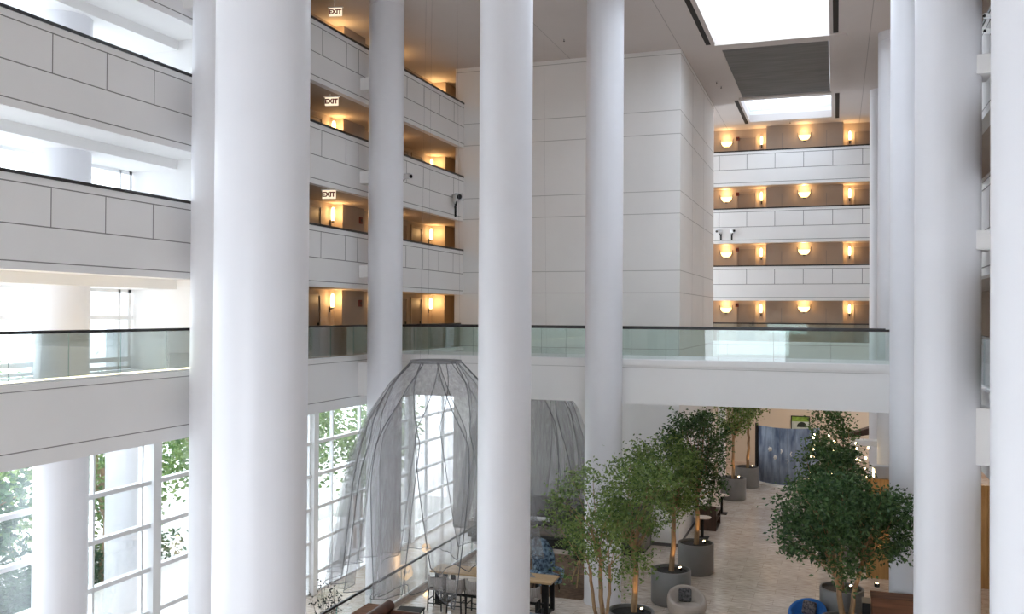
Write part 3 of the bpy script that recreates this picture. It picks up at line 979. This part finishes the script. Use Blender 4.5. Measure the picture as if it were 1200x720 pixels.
potted_tree('large dark green tree with two leaning trunks in front of the wooden counter', (0.22, 25.0, 0),
            [((-0.2, 0.3, 3.75), (1.55, 1.25, 0.95)), ((0.95, 0.3, 3.4), (0.85, 0.8, 0.9)), ((-1.0, 0.2, 3.0), (0.8, 0.7, 0.65)), ((-0.1, 0.3, 2.5), (0.75, 0.7, 0.7))],
            [(-0.05, 0.15, -0.25, 0.2, 2.2, 0.08), (0.15, 0.2, 0.45, 0.35, 2.5, 0.07)], MT['leafB'], 95, 42, 0.125, 27, light=True)
potted_tree('dark green tree in the grey planter behind the blue tub chair', (0.16, 27.85, 0),
            [((-0.25, 0.2, 4.1), (1.05, 1.0, 1.0)), ((-0.2, 0, 3.0), (0.8, 0.7, 0.6))],
            [(0.0, 0.0, 0.0, 0, 2.6, 0.08)], MT['leafB'], 80, 38, 0.13, 28)
potted_tree('tall tree strung with tiny warm lights in front of the bar', (0.0, 35.2, 0),
            [((-0.15, 0, 4.4), (0.8, 0.8, 1.1)), ((-0.05, 0, 3.0), (0.8, 0.8, 0.8))],
            [(0.0, 0.0, 0.0, 0, 2.6, 0.08)], MT['leafB'], 70, 34, 0.15, 29)
# fairy lights around that tree
t = thing('string_lights', 'string of tiny warm bulbs wound around the tree by the bar', 'string lights', (0.0, 35.2, 0))
rs = random.Random(5)
wp = []
for i in range(34):
    a = 0.9 * i
    wp.append((0.05 + (0.85 + 0.25 * rs.random()) * math.cos(a) * 1.0, 0.9 * math.sin(a) - 0.1, 2.6 + 0.055 * i + rs.uniform(-0.12, 0.12)))
b = MB(); b.tube(wp, 0.006, 4); b.build('wire', MT['black'], t)
for p in wp:
    b = MB(); b.lathe([(0.001, -0.045), (0.036, -0.02), (0.04, 0.01), (0.02, 0.045), (0.001, 0.05)], 0, 0, 10)
    o = b.build('bulb', MT['bulb'], t, smooth=True); o.location = p

# ================================================================== LOBBY FURNITURE
# glass guard along the lowered strip
railing('clear glass guard with a dark rail beside the lowered strip along the windows', 'y', -12.36, 8, 32.8, 1.9, top=1.05, bot=0.12, hr=0.03, gm='wglass')

# communal high table
t = thing('high_table', 'long oak communal high table on black legs under the net skirt', 'table', (-9.6, 25.8, 0))
b = MB(); b.box(-1.92, 1.9, -0.42, 0.42, 0.94, 1.0); b.build('tabletop', MT['oak'], t, bevel=0.012)
for x in (-1.72, -1.45, 1.45, 1.72):
    for y in (-0.3, 0.3):
        b = MB(); b.box(x - 0.055, x + 0.055, y - 0.05, y + 0.05, 0, 0.94); b.build('leg', MT['blackmatte'], t, bevel=0.006)
b = MB(); b.box(-1.75, 1.75, -0.04, 0.04, 0.2, 0.27); b.box(-1.75, -1.42, -0.3, 0.3, 0.0, 0.05); b.box(1.42, 1.75, -0.3, 0.3, 0, 0.05)
b.build('stretcher', MT['blackmatte'], t)
# counter stools
def stool(label, loc, rz):
    t = thing('counter_stool', label, 'stool', loc, rz, 'counter stools along the oak high table')
    for sx in (-1, 1):
        for sy in (-1, 1):
            b = MB(); b.tube([(sx * 0.22, sy * 0.21, 0), (sx * 0.2, sy * 0.19, 0.62)], [0.021, 0.024], 6); b.build('leg', MT['blackmatte'], t)
    b = MB()
    for sy in (-1, 1): b.box(-0.2, 0.2, sy * 0.2 - 0.012, sy * 0.2 + 0.012, 0.2, 0.225)
    for sx in (-1, 1): b.box(sx * 0.21 - 0.012, sx * 0.21 + 0.012, -0.2, 0.2, 0.3, 0.325)
    b.build('stretcher', MT['blackmatte'], t)
    b = MB(); b.box(-0.24, 0.24, -0.23, 0.23, 0.6, 0.72); b.build('seat', MT['greyfab'], t, bevel=0.03)
    rows = []
    for z in (0.66, 0.8, 0.96, 1.0):
        row = []
        for i in range(13):
            a = PI + PI * i / 12
            r = 0.265 if z < 0.99 else 0.255
            row.append((r * math.cos(a) * 1.0, -0.0 + r * math.sin(a) * 0.95 + (-0.02 if z > 0.7 else 0), z))
        rows.append(row)
    b = MB(); b.grid(rows); b.build('backrest', MT['greyfab'], t, smooth=True, solid=0.045)
    return t
s0 = stool('grey upholstered counter stool at the window end of the high table', (-11.1, 25.02, 0), 0.0)
dup(s0, (-10.48, 24.98, 0), 0.05, 'second grey counter stool from the window end of the high table')
dup(s0, (-9.88, 25.0, 0), -0.04, 'third grey counter stool, half veiled by the net beside the column')
dup(s0, (-8.18, 25.0, 0), 0.0, 'grey counter stool at the tree end of the high table')
# privacy panel on the table
b = MB()
b.add([(-0.55, 0.0, 0), (0.45, 0.0, 0), (0.30, 0.16, 0.02), (-0.55, 0.30, 0.62), (-0.55, 0.03, 0), (0.45, 0.03, 0), (0.31, 0.19, 0.02), (-0.55, 0.33, 0.62)],
      [(0, 1, 2, 3), (7, 6, 5, 4), (0, 4, 5, 1), (1, 5, 6, 2), (2, 6, 7, 3), (3, 7, 4, 0)])
o = b.build('desk_panel', MT['greypanel']); o.location = (-8.75, 25.75, 1.002)
tag(o, 'sloping grey panel standing on the high table beside the column', 'panel')

# wing chair
t = thing('wing_chair', 'navy and white floral high-backed wing chair beyond the high table', 'armchair', (-8.65, 27.95, 0.022), math.radians(60))
for sx in (-1, 1):
    for sy in (-1, 1):
        b = MB(); b.tube([(sx * 0.3, sy * 0.3, 0), (sx * 0.27, sy * 0.27, 0.22)], [0.02, 0.032], 8); b.build('leg', MT['darkwood'], t)
b = MB(); b.box(-0.36, 0.36, -0.38, 0.36, 0.2, 0.34); b.build('frame', MT['floral'], t, bevel=0.03)
b = MB(); b.box(-0.28, 0.28, -0.40, 0.28, 0.34, 0.5); b.build('seat', MT['floral'], t, bevel=0.05)
rows = []
for j in range(9):
    s = j / 8
    z = 0.34 + 1.2 * s
    w = 0.36 + 0.06 * math.sin(PI * s * 0.9) - 0.12 * max(0, s - 0.72) / 0.28
    row = []
    for i in range(15):
        u = 2 * i / 14 - 1
        wing = 0.34 * abs(u) ** 3 * (0.55 + 0.45 * math.sin(PI * min(1, s * 1.1)))
        row.append((u * w, 0.34 + 0.12 * s - wing, z - 0.10 * abs(u) ** 2 * s))
    rows.append(row)
b = MB(); b.grid(rows); b.build('backrest', MT['floral'], t, smooth=True, solid=0.09)
for sx in (-1, 1):
    b = MB(); b.tube([(sx * 0.38, 0.3, 0.58), (sx * 0.4, 0.0, 0.6), (sx * 0.4, -0.32, 0.58), (sx * 0.38, -0.36, 0.36)], [0.05, 0.07, 0.075, 0.06], 10); b.build('arm', MT['floral'], t, smooth=True)

# dark armchair hidden partly by the panel
t = thing('leather_chair', 'dark brown curved-back chair next to the floral wing chair', 'chair', (-9.5, 27.75, 0.026), math.radians(20))
b = MB(); b.lathe([(0.30, 0.42), (0.36, 0.5), (0.38, 0.85), (0.34, 1.05), (0.30, 1.05), (0.32, 0.82), (0.28, 0.5)], 0, 0, 24, a0=0, a1=PI); b.build('backrest', MT['darkwood'], t, smooth=True)
b = MB(); b.lathe([(0.001, 0.38), (0.33, 0.38), (0.36, 0.42), (0.34, 0.48), (0.001, 0.5)], 0, 0, 24); b.build('seat', MT['leather'], t, smooth=True)
for a in (0.8, 2.3, 3.9, 5.5):
    b = MB(); b.tube([(0.3 * math.cos(a), 0.3 * math.sin(a), 0), (0.22 * math.cos(a), 0.22 * math.sin(a), 0.4)], 0.018, 6); b.build('leg', MT['blackmatte'], t)

# rug
b = MB(); b.box(-10.6, -7.3, 27.3, 32.2, 0.001, 0.018)
tag(b.build('rug', MT['rug']), 'dark brown rug under the floral wing chair', 'rug')

# banquette in front of the tower
t = thing('banquette', 'long grey-brown wooden banquette against the tower under the net skirt', 'bench', (-10.0, 34.0, 0))
b = MB(); b.box(-3.6, 3.4, 0.5, 0.78, 0, 1.55); b.build('back_panel', MT['darkpanel'], t)
b = MB(); b.box(-3.6, 3.4, -0.5, 0.5, 0.06, 0.62); b.build('base', MT['bench'], t, bevel=0.01)
b = MB(); b.box(-3.6, 3.4, -0.48, 0.5, 0.0, 0.06); b.build('plinth', MT['blackmatte'], t)
for x0, x1 in ((-2.6, -0.2), (0.25, 2.4)):
    b = MB(); b.box(x0, x1, -0.38, 0.46, 0.62, 0.72); b.build('seat_cushion', MT['blackmatte'], t, bevel=0.03)
t = thing('bolster', 'white bolster lying on the black banquette cushion', 'bolster', (-10.75, 33.98, 0.815))
b = MB(); b.tube([(-0.42, 0, 0), (-0.40, 0, 0), (0.40, 0, 0), (0.42, 0, 0)], [0.06, 0.085, 0.085, 0.06], 16); b.build('cover', MT['white'], t, smooth=True)
b = MB(); b.tube([(-0.3, 0, 0), (-0.26, 0, 0)], 0.088, 16); b.tube([(0.26, 0, 0), (0.3, 0, 0)], 0.088, 16); b.build('piping', MT['greypanel'], t, smooth=True)
# dark low platform in front of it
b = MB(); b.box(-13.2, -6.7, 32.9, 33.3, 0.0, 0.34)
tag(b.build('footstep', MT['blackmatte']), 'low black step in front of the wooden banquette', 'step')

# tripod plant stand
t = thing('tripod_planter', 'leafy plant on a three-legged light wood stand by the wing chair', 'potted plant', (-7.75, 28.75, 0.03))
for a in (0.5, 2.6, 4.7):
    b = MB(); b.tube([(0.42 * math.cos(a), 0.42 * math.sin(a), 0.0), (0.06 * math.cos(a), 0.06 * math.sin(a), 0.85)], 0.022, 8); b.build('leg', MT['oak'], t)
b = MB(); b.lathe([(0.001, 0.80), (0.18, 0.82), (0.26, 1.05), (0.24, 1.05), (0.2, 0.95), (0.001, 0.95)], 0, 0, 24); b.build('pot', MT['blackmatte'], t, smooth=True)
rg = np.random.default_rng(3)
leaves_mesh('foliage', MT['leafB'], t, crown_points(rg, (0, 0, 1.65), (0.4, 0.4, 0.8), 40), 30, (0.13, 0.13, 0.13), 0.12, 61)

# leather sofa
t = thing('leather_sofa', 'brown leather sofa with rolled back at the picture foot beside the glass guard', 'sofa', (-11.1, 21.6, 0), 0)
b = MB(); b.box(-0.35, 0.55, -1.0, 1.0, 0.12, 0.40); b.build('base', MT['leather'], t, bevel=0.04)
for y0, y1 in ((-0.9, -0.01), (0.01, 0.9)):
    b = MB(); b.box(-0.2, 0.57, y0, y1, 0.40, 0.54); b.build('seat_cushion', MT['leather'], t, bevel=0.05)
b = MB(); b.box(-0.46, -0.24, -1.05, 1.05, 0.3, 0.72); b.tube([(-0.36, -1.06, 0.76), (-0.36, -1.04, 0.76), (-0.36, 1.04, 0.76), (-0.36, 1.06, 0.76)], [0.12, 0.15, 0.15, 0.12], 20); b.build('backrest', MT['leather'], t, smooth=True)
for sy in (-1, 1):
    b = MB(); b.box(-0.4, 0.55, sy * 0.95 - 0.09, sy * 0.95 + 0.09, 0.2, 0.56); b.tube([(-0.38, sy * 0.95, 0.58), (0.56, sy * 0.95, 0.58)], 0.11, 16); b.build('arm', MT['leather'], t, smooth=True)
for sx, sy in ((-1, -1), (-1, 1), (1, -1), (1, 1)):
    b = MB(); b.lathe([(0.03, 0), (0.045, 0.12)], 0.08 + sx * 0.36, sy * 0.9, 10); b.build('leg', MT['darkwood'], t)
# black side table
t = thing('side_table', 'small square black side table beside the leather sofa', 'table', (-11.2, 23.35, 0), math.radians(8))
b = MB(); b.box(-0.36, 0.36, -0.30, 0.30, 0.41, 0.46); b.build('tabletop', MT['blackmatte'], t, bevel=0.008)
for sx in (-1, 1):
    for sy in (-1, 1):
        b = MB(); b.box(sx * 0.33 - 0.015, sx * 0.33 + 0.015, sy * 0.27 - 0.015, sy * 0.27 + 0.015, 0, 0.41); b.build('leg', MT['black'], t)
# console behind the sofa
t = thing('low_console', 'dark wooden console between leather sofa and glass guard', 'console', (-11.95, 22.0, 0))
b = MB(); b.box(-0.2, 0.2, -0.7, 0.7, 0.68, 0.74); b.build('top', MT['walnut'], t, bevel=0.006)
for y in (-0.6, 0.6):
    b = MB(); b.box(-0.17, 0.17, y - 0.03, y + 0.03, 0, 0.68); b.build('leg', MT['darkwood'], t)
# twiggy plant behind the guard
t = thing('twig_plant', 'dark speckled twiggy plant behind the glass guard', 'potted plant', (-13.15, 22.2, -0.95))
b = MB(); b.lathe([(0.001, 0), (0.22, 0.0), (0.3, 0.5), (0.27, 0.5), (0.2, 0.42), (0.001, 0.42)], 0, 0, 24); b.build('planter', MT['blackmatte'], t, smooth=True)
rs = random.Random(2); b = MB(); tips = []
for i in range(26):
    a = rs.uniform(0, 6.28); r = rs.uniform(0.15, 0.55)
    p = (r * math.cos(a), r * math.sin(a), rs.uniform(1.3, 2.4))
    branch(b, (0.05 * math.cos(a), 0.05 * math.sin(a), 0.42), p, 0.008, 0.003, rs, 0.08, 4, 4); tips += [Vector(p), Vector((0, 0, 0.6)).lerp(Vector(p), 0.75), Vector((0, 0, 0.6)).lerp(Vector(p), 0.5)]
b.build('stem', MT['twig'], t)
leaves_mesh('foliage', MT['twig'], t, [tuple(p) for p in tips], 5, (0.07, 0.07, 0.09), 0.085, 71)
# petal lamps beyond the guard
def petal_lamp(label, loc, h, r, group='petal lamps along the windows'):
    t = thing('petal_lamp', label, 'lamp', loc, 0, group)
    b = MB(); b.lathe([(0.001, 0), (0.18, 0.0), (0.18, 0.02), (0.02, 0.03)], 0, 0, 20); b.build('base', MT['black'], t, smooth=True)
    b = MB(); b.tube([(0, 0, 0.02), (0, 0, h)], 0.014, 8); b.build('pole', MT['black'], t)
    rg = np.random.default_rng(int(h * 100)); b = MB()
    for i in range(90):
        v = rg.normal(0, 1, 3); v /= np.linalg.norm(v); v = Vector(v)
        u = v.orthogonal().normalized(); u.rotate(Matrix.Rotation(rg.uniform(0, 6), 3, v)); w = v.cross(u)
        c = Vector((0, 0, h)) + v * r * 0.55
        b.add([c, c + v * r * 0.3 + u * r * 0.26, c + v * r * 0.5, c + v * r * 0.3 - u * r * 0.26], [(0, 1, 2, 3)])
    b.build('lamp_shade', MT['petal'], t)
    lamp(t, (0, 0, h + r + 0.1), 4)
    return t
petal_lamp('glowing peach petal lamp behind the glass guard beside the high table', (-12.68, 26.1, -0.95), 1.6, 0.25)
petal_lamp('smaller rosy petal lamp further along the glass guard', (-13.3, 29.0, -0.95), 1.6, 0.17)
# blue print sofa
t = thing('print_sofa', 'blue and white patterned sofa back at the picture foot between the thin columns', 'sofa', (-7.35, 23.2, 0))
b = MB(); b.box(-0.85, 0.85, -0.75, 0.1, 0.12, 0.42); b.build('base', MT['bluesofa'], t, bevel=0.03)
b = MB(); b.box(-0.72, 0.72, -0.75, -0.1, 0.42, 0.56); b.build('seat_cushion', MT['bluesofa'], t, bevel=0.05)
b = MB(); b.box(-0.9, 0.9, -0.05, 0.17, 0.2, 0.80); b.build('backrest', MT['bluesofa'], t, bevel=0.08)
for sx in (-1, 1):
    b = MB(); b.box(sx * 0.82 - 0.09, sx * 0.82 + 0.09, -0.75, 0.12, 0.2, 0.62); b.build('arm', MT['bluesofa'], t, bevel=0.06)
    for y in (-0.65, 0.05):
        b = MB(); b.lathe([(0.02, 0), (0.03, 0.12)], sx * 0.75, y, 8); b.build('leg', MT['darkwood'], t)

# tub chairs
def tub_chair(label, loc, rz, m, mp, sc=1.0):
    t = thing('tub_chair', label, 'armchair', loc, rz)
    n = 40
    rows = []
    # outer shell from floor to rolled rim, then down inside to the seat
    prof = [(0.30, 0.02, 0), (0.44, 0.06, 0), (0.53, 0.20, 0.0), (0.56, 0.36, 0.25), (0.53, 0.44, 0.9), (0.47, 0.46, 1.0), (0.42, 0.44, 0.95), (0.38, 0.38, 0.5), (0.33, 0.36, 0.1), (0.2, 0.36, 0), (0.001, 0.37, 0)]
    for (r, z, k) in prof:
        row = []
        for i in range(n + 1):
            a = 2 * PI * i / n
            back = (0.5 + 0.5 * math.sin(a)) ** 1.3            # back at +y
            zz = z + k * 0.34 * back
            lean = 0.05 * k * back
            row.append((sc * (r + lean) * math.cos(a), sc * (r + lean) * math.sin(a), sc * zz))
        rows.append(row)
    b = MB(); b.grid(rows); b.build('shell', m, t, smooth=True, subsurf=1)
    b = MB(); b.lathe([(0.001, 0.40), (0.28, 0.40), (0.34, 0.385), (0.36, 0.35)], 0, 0, 28); q = b.build('seat', m, t, smooth=True); q.scale = (sc, sc, sc)
    b = MB(); b.box(-0.19, 0.19, -0.07, 0.07, -0.19, 0.19)
    q = b.build('pillow', mp, t, bevel=0.06); q.location = (0, 0.20 * sc, 0.58 * sc); q.rotation_euler = (-0.35, 0.08, 0)
    return t
tub_chair('beige rounded tub chair with a black patterned pillow', (-4.05, 26.8, 0), math.radians(22), MT['taupe'], MT['pillow'], 1.02)
tub_chair('bright blue rounded tub chair with a dark patterned pillow', (-0.74, 26.95, 0), math.radians(-12), MT['blue'], MT['bluepillow'], 0.95)

# pedestal tables and cabinet beside the tower
def pedestal(label, loc, h=0.82, r=0.33):
    t = thing('pedestal_table', label, 'table', loc, 0, 'round pedestal tables along the tower')
    b = MB(); b.lathe([(0.001, h - 0.035), (r - 0.02, h - 0.035), (r, h - 0.02), (r, h), (0.001, h)], 0, 0, 36); b.build('tabletop', MT['tabletop'], t, smooth=True)
    b = MB(); b.tube([(0, 0, 0.02), (0, 0, h - 0.035)], 0.05, 12); b.build('pole', MT['blackmatte'], t, smooth=True)
    b = MB(); b.box(-0.24, 0.24, -0.24, 0.24, 0, 0.03); b.build('base', MT['blackmatte'], t, bevel=0.008)
    return t
pedestal('round pedestal table with stone top just behind the planter at the tower corner', (-4.93, 36.6, 0))
pedestal('round pedestal table with stone top further along the tower side', (-4.75, 41.4, 0))
t = thing('dark_cabinet', 'open-fronted dark wooden cabinet between the two pedestal tables', 'cabinet', (-4.98, 38.6, 0))
b = MB(); b.box(-0.42, 0.42, -0.75, 0.75, 0.62, 0.68); b.box(-0.42, 0.42, -0.75, -0.70, 0, 0.62); b.box(-0.42, 0.42, 0.70, 0.75, 0, 0.62); b.box(-0.42, -0.38, -0.70, 0.70, 0, 0.62); b.box(-0.42, 0.42, -0.70, 0.70, 0, 0.06)
b.build('body', MT['darkwood'], t, bevel=0.006)
b = MB(); b.box(-0.38, 0.40, -0.70, 0.70, 0.32, 0.35); b.build('shelf', MT['darkwood'], t)
b = MB(); b.box(-0.42, 0.42, -0.75, -0.68, 0.68, 1.0); b.build('side_screen', MT['darkwood'], t)

# curved blue screen
t = thing('curved_screen', 'tall curved screen of mottled blue-grey panels with white shells', 'screen', (-2.35, 50.5, 0))
pts = []
for i in range(33):
    u = 2 * i / 32 - 1
    pts.append((u * 1.5 + 0.02, -1.75 + 0.95 * u * u, 0))
b = MB(); b.grid([[(x, y, 0.12) for x, y, _ in pts], [(x, y, 3.0) for x, y, _ in pts]]); b.build('panel', MT['screen'], t, smooth=True, solid=0.06)
b = MB()
for i in range(0, 33, 4):
    x, y, _ = pts[i]; b.box(x - 0.006, x + 0.006, y - 0.034, y - 0.02, 0.12, 3.0)
b.build('panel_seam', MT['darkpanel'], t)
b = MB(); b.box(pts[0][0] - 0.16, pts[0][0] - 0.02, pts[0][1] - 0.1, pts[0][1] + 0.12, 0, 3.12); b.build('end_post', MT['black'], t)
b = MB(); b.grid([[(x, y - 0.10, 0.0) for x, y, _ in pts], [(x, y - 0.10, 0.12) for x, y, _ in pts], [(x, y + 0.10, 0.12) for x, y, _ in pts], [(x, y + 0.10, 0.0) for x, y, _ in pts]]); b.build('base', MT['shell'], t, smooth=False)
for k, (u, z) in enumerate(((-0.57, 1.88), (-0.42, 1.5), (-0.24, 1.84), (-0.05, 1.35), (0.16, 1.72))):
    x = u * 1.5 + 0.02; y = -1.75 + 0.95 * u * u
    b = MB(); b.lathe([(0.001, 0.09), (0.05, 0.075), (0.085, 0.03), (0.07, 0.0)], 0, 0, 14)
    for a in range(6): b.tube([(0, 0, 0.07), (0.11 * math.cos(a * 1.05), 0.11 * math.sin(a * 1.05), 0.01)], [0.02, 0.008], 5)
    q = b.build('shell', MT['shell'], t, smooth=True); q.location = (x, y - 0.035, z); q.rotation_euler = (PI / 2, 0, k); q.scale = (1.35, 1.35, 1.35)
# pouf
t = thing('pouf', 'round beige knitted pouf in front of the blue curved screen', 'pouf', (-1.35, 46.9, 0))
b = MB(); b.lathe([(0.001, 0.0), (0.32, 0.0), (0.48, 0.16), (0.54, 0.42), (0.48, 0.70), (0.3, 0.84), (0.001, 0.88)], 0, 0, 32); b.build('cover', MT['pouf'], t, smooth=True)
b = MB(); b.lathe([(0.001, 0.90), (0.05, 0.89), (0.06, 0.87)], 0, 0, 14); b.build('button', MT['darkwood'], t, smooth=True)
# picture
t = thing('framed_picture', 'black-framed green landscape picture on the beige wall above the screen', 'picture', (-1.95, 55.58, 2.52))
b = MB(); b.box(-0.52, 0.52, -0.04, 0, -0.44, -0.39); b.box(-0.52, 0.52, -0.04, 0, 0.39, 0.44); b.box(-0.52, -0.47, -0.04, 0, -0.39, 0.39); b.box(0.47, 0.52, -0.04, 0, -0.39, 0.39); b.build('frame', MT['black'], t)
b = MB(); b.box(-0.47, 0.47, -0.02, -0.001, 0.12, 0.39, 0); b.box(-0.47, 0.47, -0.02, -0.001, -0.39, 0.12, 1)
vs = [(0, -0.024, -0.2)] + [(0.28 * math.cos(a * PI / 10) + 0.08, -0.024, -0.2 + 0.30 * math.sin(a * PI / 10)) for a in range(11)]
b.add(vs, [(0, i + 1, i + 2) for i in range(10)], 2)
b.build('canvas', [MT['picgreen'], MT['picsky'], MT['picdark']], t)

# bar side
t = thing('wood_counter', 'reddish walnut counter with a black end panel below the column', 'counter', (1.7, 26.1, 0))
b = MB(); b.box(-0.82, 1.3, -0.3, 0.30, 0.06, 1.36); b.build('body', MT['walnut'], t, bevel=0.006)
b = MB(); b.box(-0.84, 1.32, -0.33, 0.32, 1.36, 1.41); b.build('worktop', MT['walnut'], t, bevel=0.006)
b = MB(); b.box(-1.05, -0.84, -0.25, 0.3, 0, 1.22); b.build('end_panel', MT['black'], t)
b = MB(); b.box(-0.8, 1.3, -0.27, 0.28, 0, 0.06); b.build('plinth', MT['blackmatte'], t)
b = MB()
b.box(0.95, 6, 33.0, 33.2, 0, 3.3)
for i in range(45): b.box(0.98 + i * 0.11, 1.04 + i * 0.11, 32.97, 33.0, 0, 3.3)
structure(b.build('wall_slats', MT['slatwood']))
t = thing('bar_shelf', 'white bar shelf with a small light at its tip behind the lit tree', 'shelf', (1.35, 39.6, 3.55))
b = MB(); b.box(-0.8, 1.3, -0.3, 0.3, 0, 0.22); b.build('board', MT['white'], t, bevel=0.02)
b = MB(); b.lathe([(0.001, -0.06), (0.04, -0.05), (0.04, 0)], 0.3, -0.2, 12); b.build('bulb', MT['bulb'], t)
for x in (-0.5, 0.9):
    b = MB(); b.box(x - 0.03, x + 0.03, -0.03, 0.03, -3.55, 0); b.build('post', MT['chrome'], t)
t = thing('bar_hood', 'dark brown slanted hood above the bar', 'hood', (0.9, 45.0, 3.1))
b = MB(); b.add([(-0.8, -0.4, 0), (0.9, -0.4, 0.35), (0.9, 0.4, 0.35), (-0.8, 0.4, 0), (-0.8, -0.4, 0.1), (0.9, -0.4, 0.72), (0.9, 0.4, 0.72), (-0.8, 0.4, 0.1)],
               [(0, 3, 2, 1), (4, 5, 6, 7), (0, 1, 5, 4), (1, 2, 6, 5), (2, 3, 7, 6), (3, 0, 4, 7)]); b.build('body', MT['darkwood'], t)
b = MB()
for x, zt in ((-0.6, 0.04), (0.8, 0.33)): b.box(x - 0.03, x + 0.03, -0.03, 0.03, -3.1, zt)
b.build('post', MT['blackmatte'], t)
t = thing('chrome_urn', 'shiny metal box on the wood-clad bar wall', 'metal box', (1.5, 33.1, 3.302))
b = MB(); b.box(-0.42, 0.42, -0.12, 0.1, 0.0, 0.46); b.build('body', MT['chrome'], t, bevel=0.05)
b = MB(); b.box(-0.36, -0.3, -0.16, -0.12, 0.08, 0.36); b.box(0.3, 0.36, -0.16, -0.12, 0.08, 0.36); b.build('handle', MT['bulb'], t)  # bars glow with the bulb emission, though no lamp sits here

for i, x in enumerate((1.25, 2.4)):  # added lamps, hidden behind the counter, to turn the slats golden
    t = thing('added_uplight', ('unseen uplight added to brighten the slatted bar wall, corridor end', 'unseen uplight added to brighten the slatted bar wall behind the column')[i], 'added floor light', (x, 32.0, 0))
    b = MB(); b.lathe([(0.001, 0), (0.08, 0), (0.09, 0.12), (0.075, 0.12), (0.07, 0.1)], 0, 0, 16); b.build('housing', MT['blackmatte'], t, smooth=True)
    b = MB(); b.lathe([(0.001, 0.1), (0.07, 0.1)], 0, 0, 16); b.build('lens', MT['bulb'], t)
    lamp(t, (0, 0.0, 0.2), 55, WARM, 0.08, math.radians(90), (0, 0.55, 2.2))

# unseen downlights added to warm the space under the lowest galleries / bar
DL = ((-3.5, 51.5), (-1.0, 51.5), (1.5, 51.5), (-3.5, 54), (-1, 54), (1.5, 54), (4.2, 30), (4.2, 35), (4.2, 40), (3.6, 45))
for i, (x, y) in enumerate(DL):
    t = thing('downlight', 'unseen added warm downlight in the soffit under the lowest gallery', 'ceiling light', (x, y, 5.80), 0, 'added downlights under the lowest gallery')
    b = MB(); b.lathe([(0.001, -0.006), (0.08, -0.006)], 0, 0, 16); b.build('lens', MT['bulb'], t)
    b = MB(); b.lathe([(0.08, -0.008), (0.11, -0.008), (0.11, -0.001)], 0, 0, 16); b.build('rim', MT['white'], t)
    lamp(t, (0, 0, -0.08), 42, (1.0, 0.80, 0.58), 0.08, math.radians(140))

# ================================================================== OUTSIDE
b = MB(); b.box(-60, XG - 0.12, -20, 70, -1.3, -1.0)
structure(b.build('ground_terrace', MT['paving']))
def garden_tree(label, loc, h, r, seed, m='leafO', n=70):
    rs = random.Random(seed); rg = np.random.default_rng(seed)
    t = thing('garden_tree', label, 'tree', loc, 0, 'garden trees outside the glazed wall')
    b = MB(); top = Vector((rs.uniform(-0.2, 0.2), rs.uniform(-0.2, 0.2), h * 0.55))
    branch(b, (0, 0, 0), top, 0.16, 0.10, rs, 0.03, 6, 8)
    pts = crown_points(rg, (0, 0, h * 0.60), (r, r, h * 0.42), n, 0.4)
    for p in pts[::5]: branch(b, top - Vector((0, 0, rs.uniform(0, h * 0.25))), p, 0.05, 0.012, rs, 0.1, 4, 5)
    b.build('trunk', MT['bark'], t, smooth=True)
    leaves_mesh('foliage', MT[m], t, pts, 42, (0.42, 0.42, 0.36), 0.30, seed + 9, 0.2)
garden = [(-25.5, 22.0, 7.0, 2.3), (-25.0, 26.6, 7.5, 2.2), (-28.0, 30.5, 8.0, 2.6), (-26.0, 34.0, 7.0, 2.2), (-24.5, 38.5, 7.0, 2.0), (-27.0, 43.0, 7.5, 2.4), (-22.5, 18.6, 6.0, 1.9), (-30.0, 25.0, 8.5, 2.8), (-23.5, 45.5, 6.0, 1.6), (-29.0, 37.5, 8.0, 2.6), (-21.5, 40.5, 4.5, 1.2)]
glab = ['leafy garden tree behind the outdoor column', 'tall garden tree just beyond the outdoor column', 'pale green garden tree seen past the thick window post', 'garden tree beyond the second window bay', 'garden tree at the frame edge of the far window bay',
        'hazy garden tree furthest along the terrace', 'green garden tree by the wide column inside the window', 'broad garden tree in the second row behind the outdoor column', 'small garden tree at the far end of the terrace', 'second-row garden tree beyond the far window bay', 'young low garden tree near the brown posts']
for i, (x, y, h, r) in enumerate(garden):
    garden_tree(glab[i], (x, y, -1.0), h, r, 100 + i, 'leafO' if i != 6 else 'leafO2', 60)
hl = ['dark low hedge under the garden trees by the outdoor column', 'dark hedge by the wide column inside the window']
for i, (x0, x1, y0, y1, h) in enumerate(((-26.4, -24.4, 21.5, 30.0, 1.0), (-22.6, -20.6, 16.3, 20.5, 1.9))):
    rg = np.random.default_rng(300 + i)
    t = thing('hedge', hl[i], 'hedge', ((x0 + x1) / 2, (y0 + y1) / 2, -1.0))
    pts = [((rg.uniform(-0.5, 0.5)) * (x1 - x0), rg.uniform(-0.5, 0.5) * (y1 - y0), rg.uniform(0.1, 1) * h) for _ in range(180)]
    leaves_mesh('foliage', MT['leafO2'], t, pts, 34, (0.22, 0.22, 0.16), 0.2, 320 + i, 0.1)
    b = MB()
    for _ in range(30):
        x, y = rg.uniform(-0.45, 0.45) * (x1 - x0), rg.uniform(-0.45, 0.45) * (y1 - y0)
        b.tube([(x, y, 0), (x + rg.uniform(-0.1, 0.1), y, h * 0.8)], 0.015, 5)
    b.build('stem', MT['bark'], t)
for i, (x, y) in enumerate(((-18.9, 30.2), (-18.7, 34.0))):
    t = thing('wooden_post', ('brown wooden post standing on the terrace outside the far window bay', 'second brown wooden post on the terrace, further along')[i], 'post', (x, y, -1.0))
    b = MB(); b.box(-0.14, 0.14, -0.14, 0.14, 0, 2.4); b.build('shaft', MT['walnut'], t, bevel=0.015)
    b = MB(); b.box(-0.17, 0.17, -0.17, 0.17, 2.4, 2.48); b.build('cap', MT['blackmatte'], t, bevel=0.01)
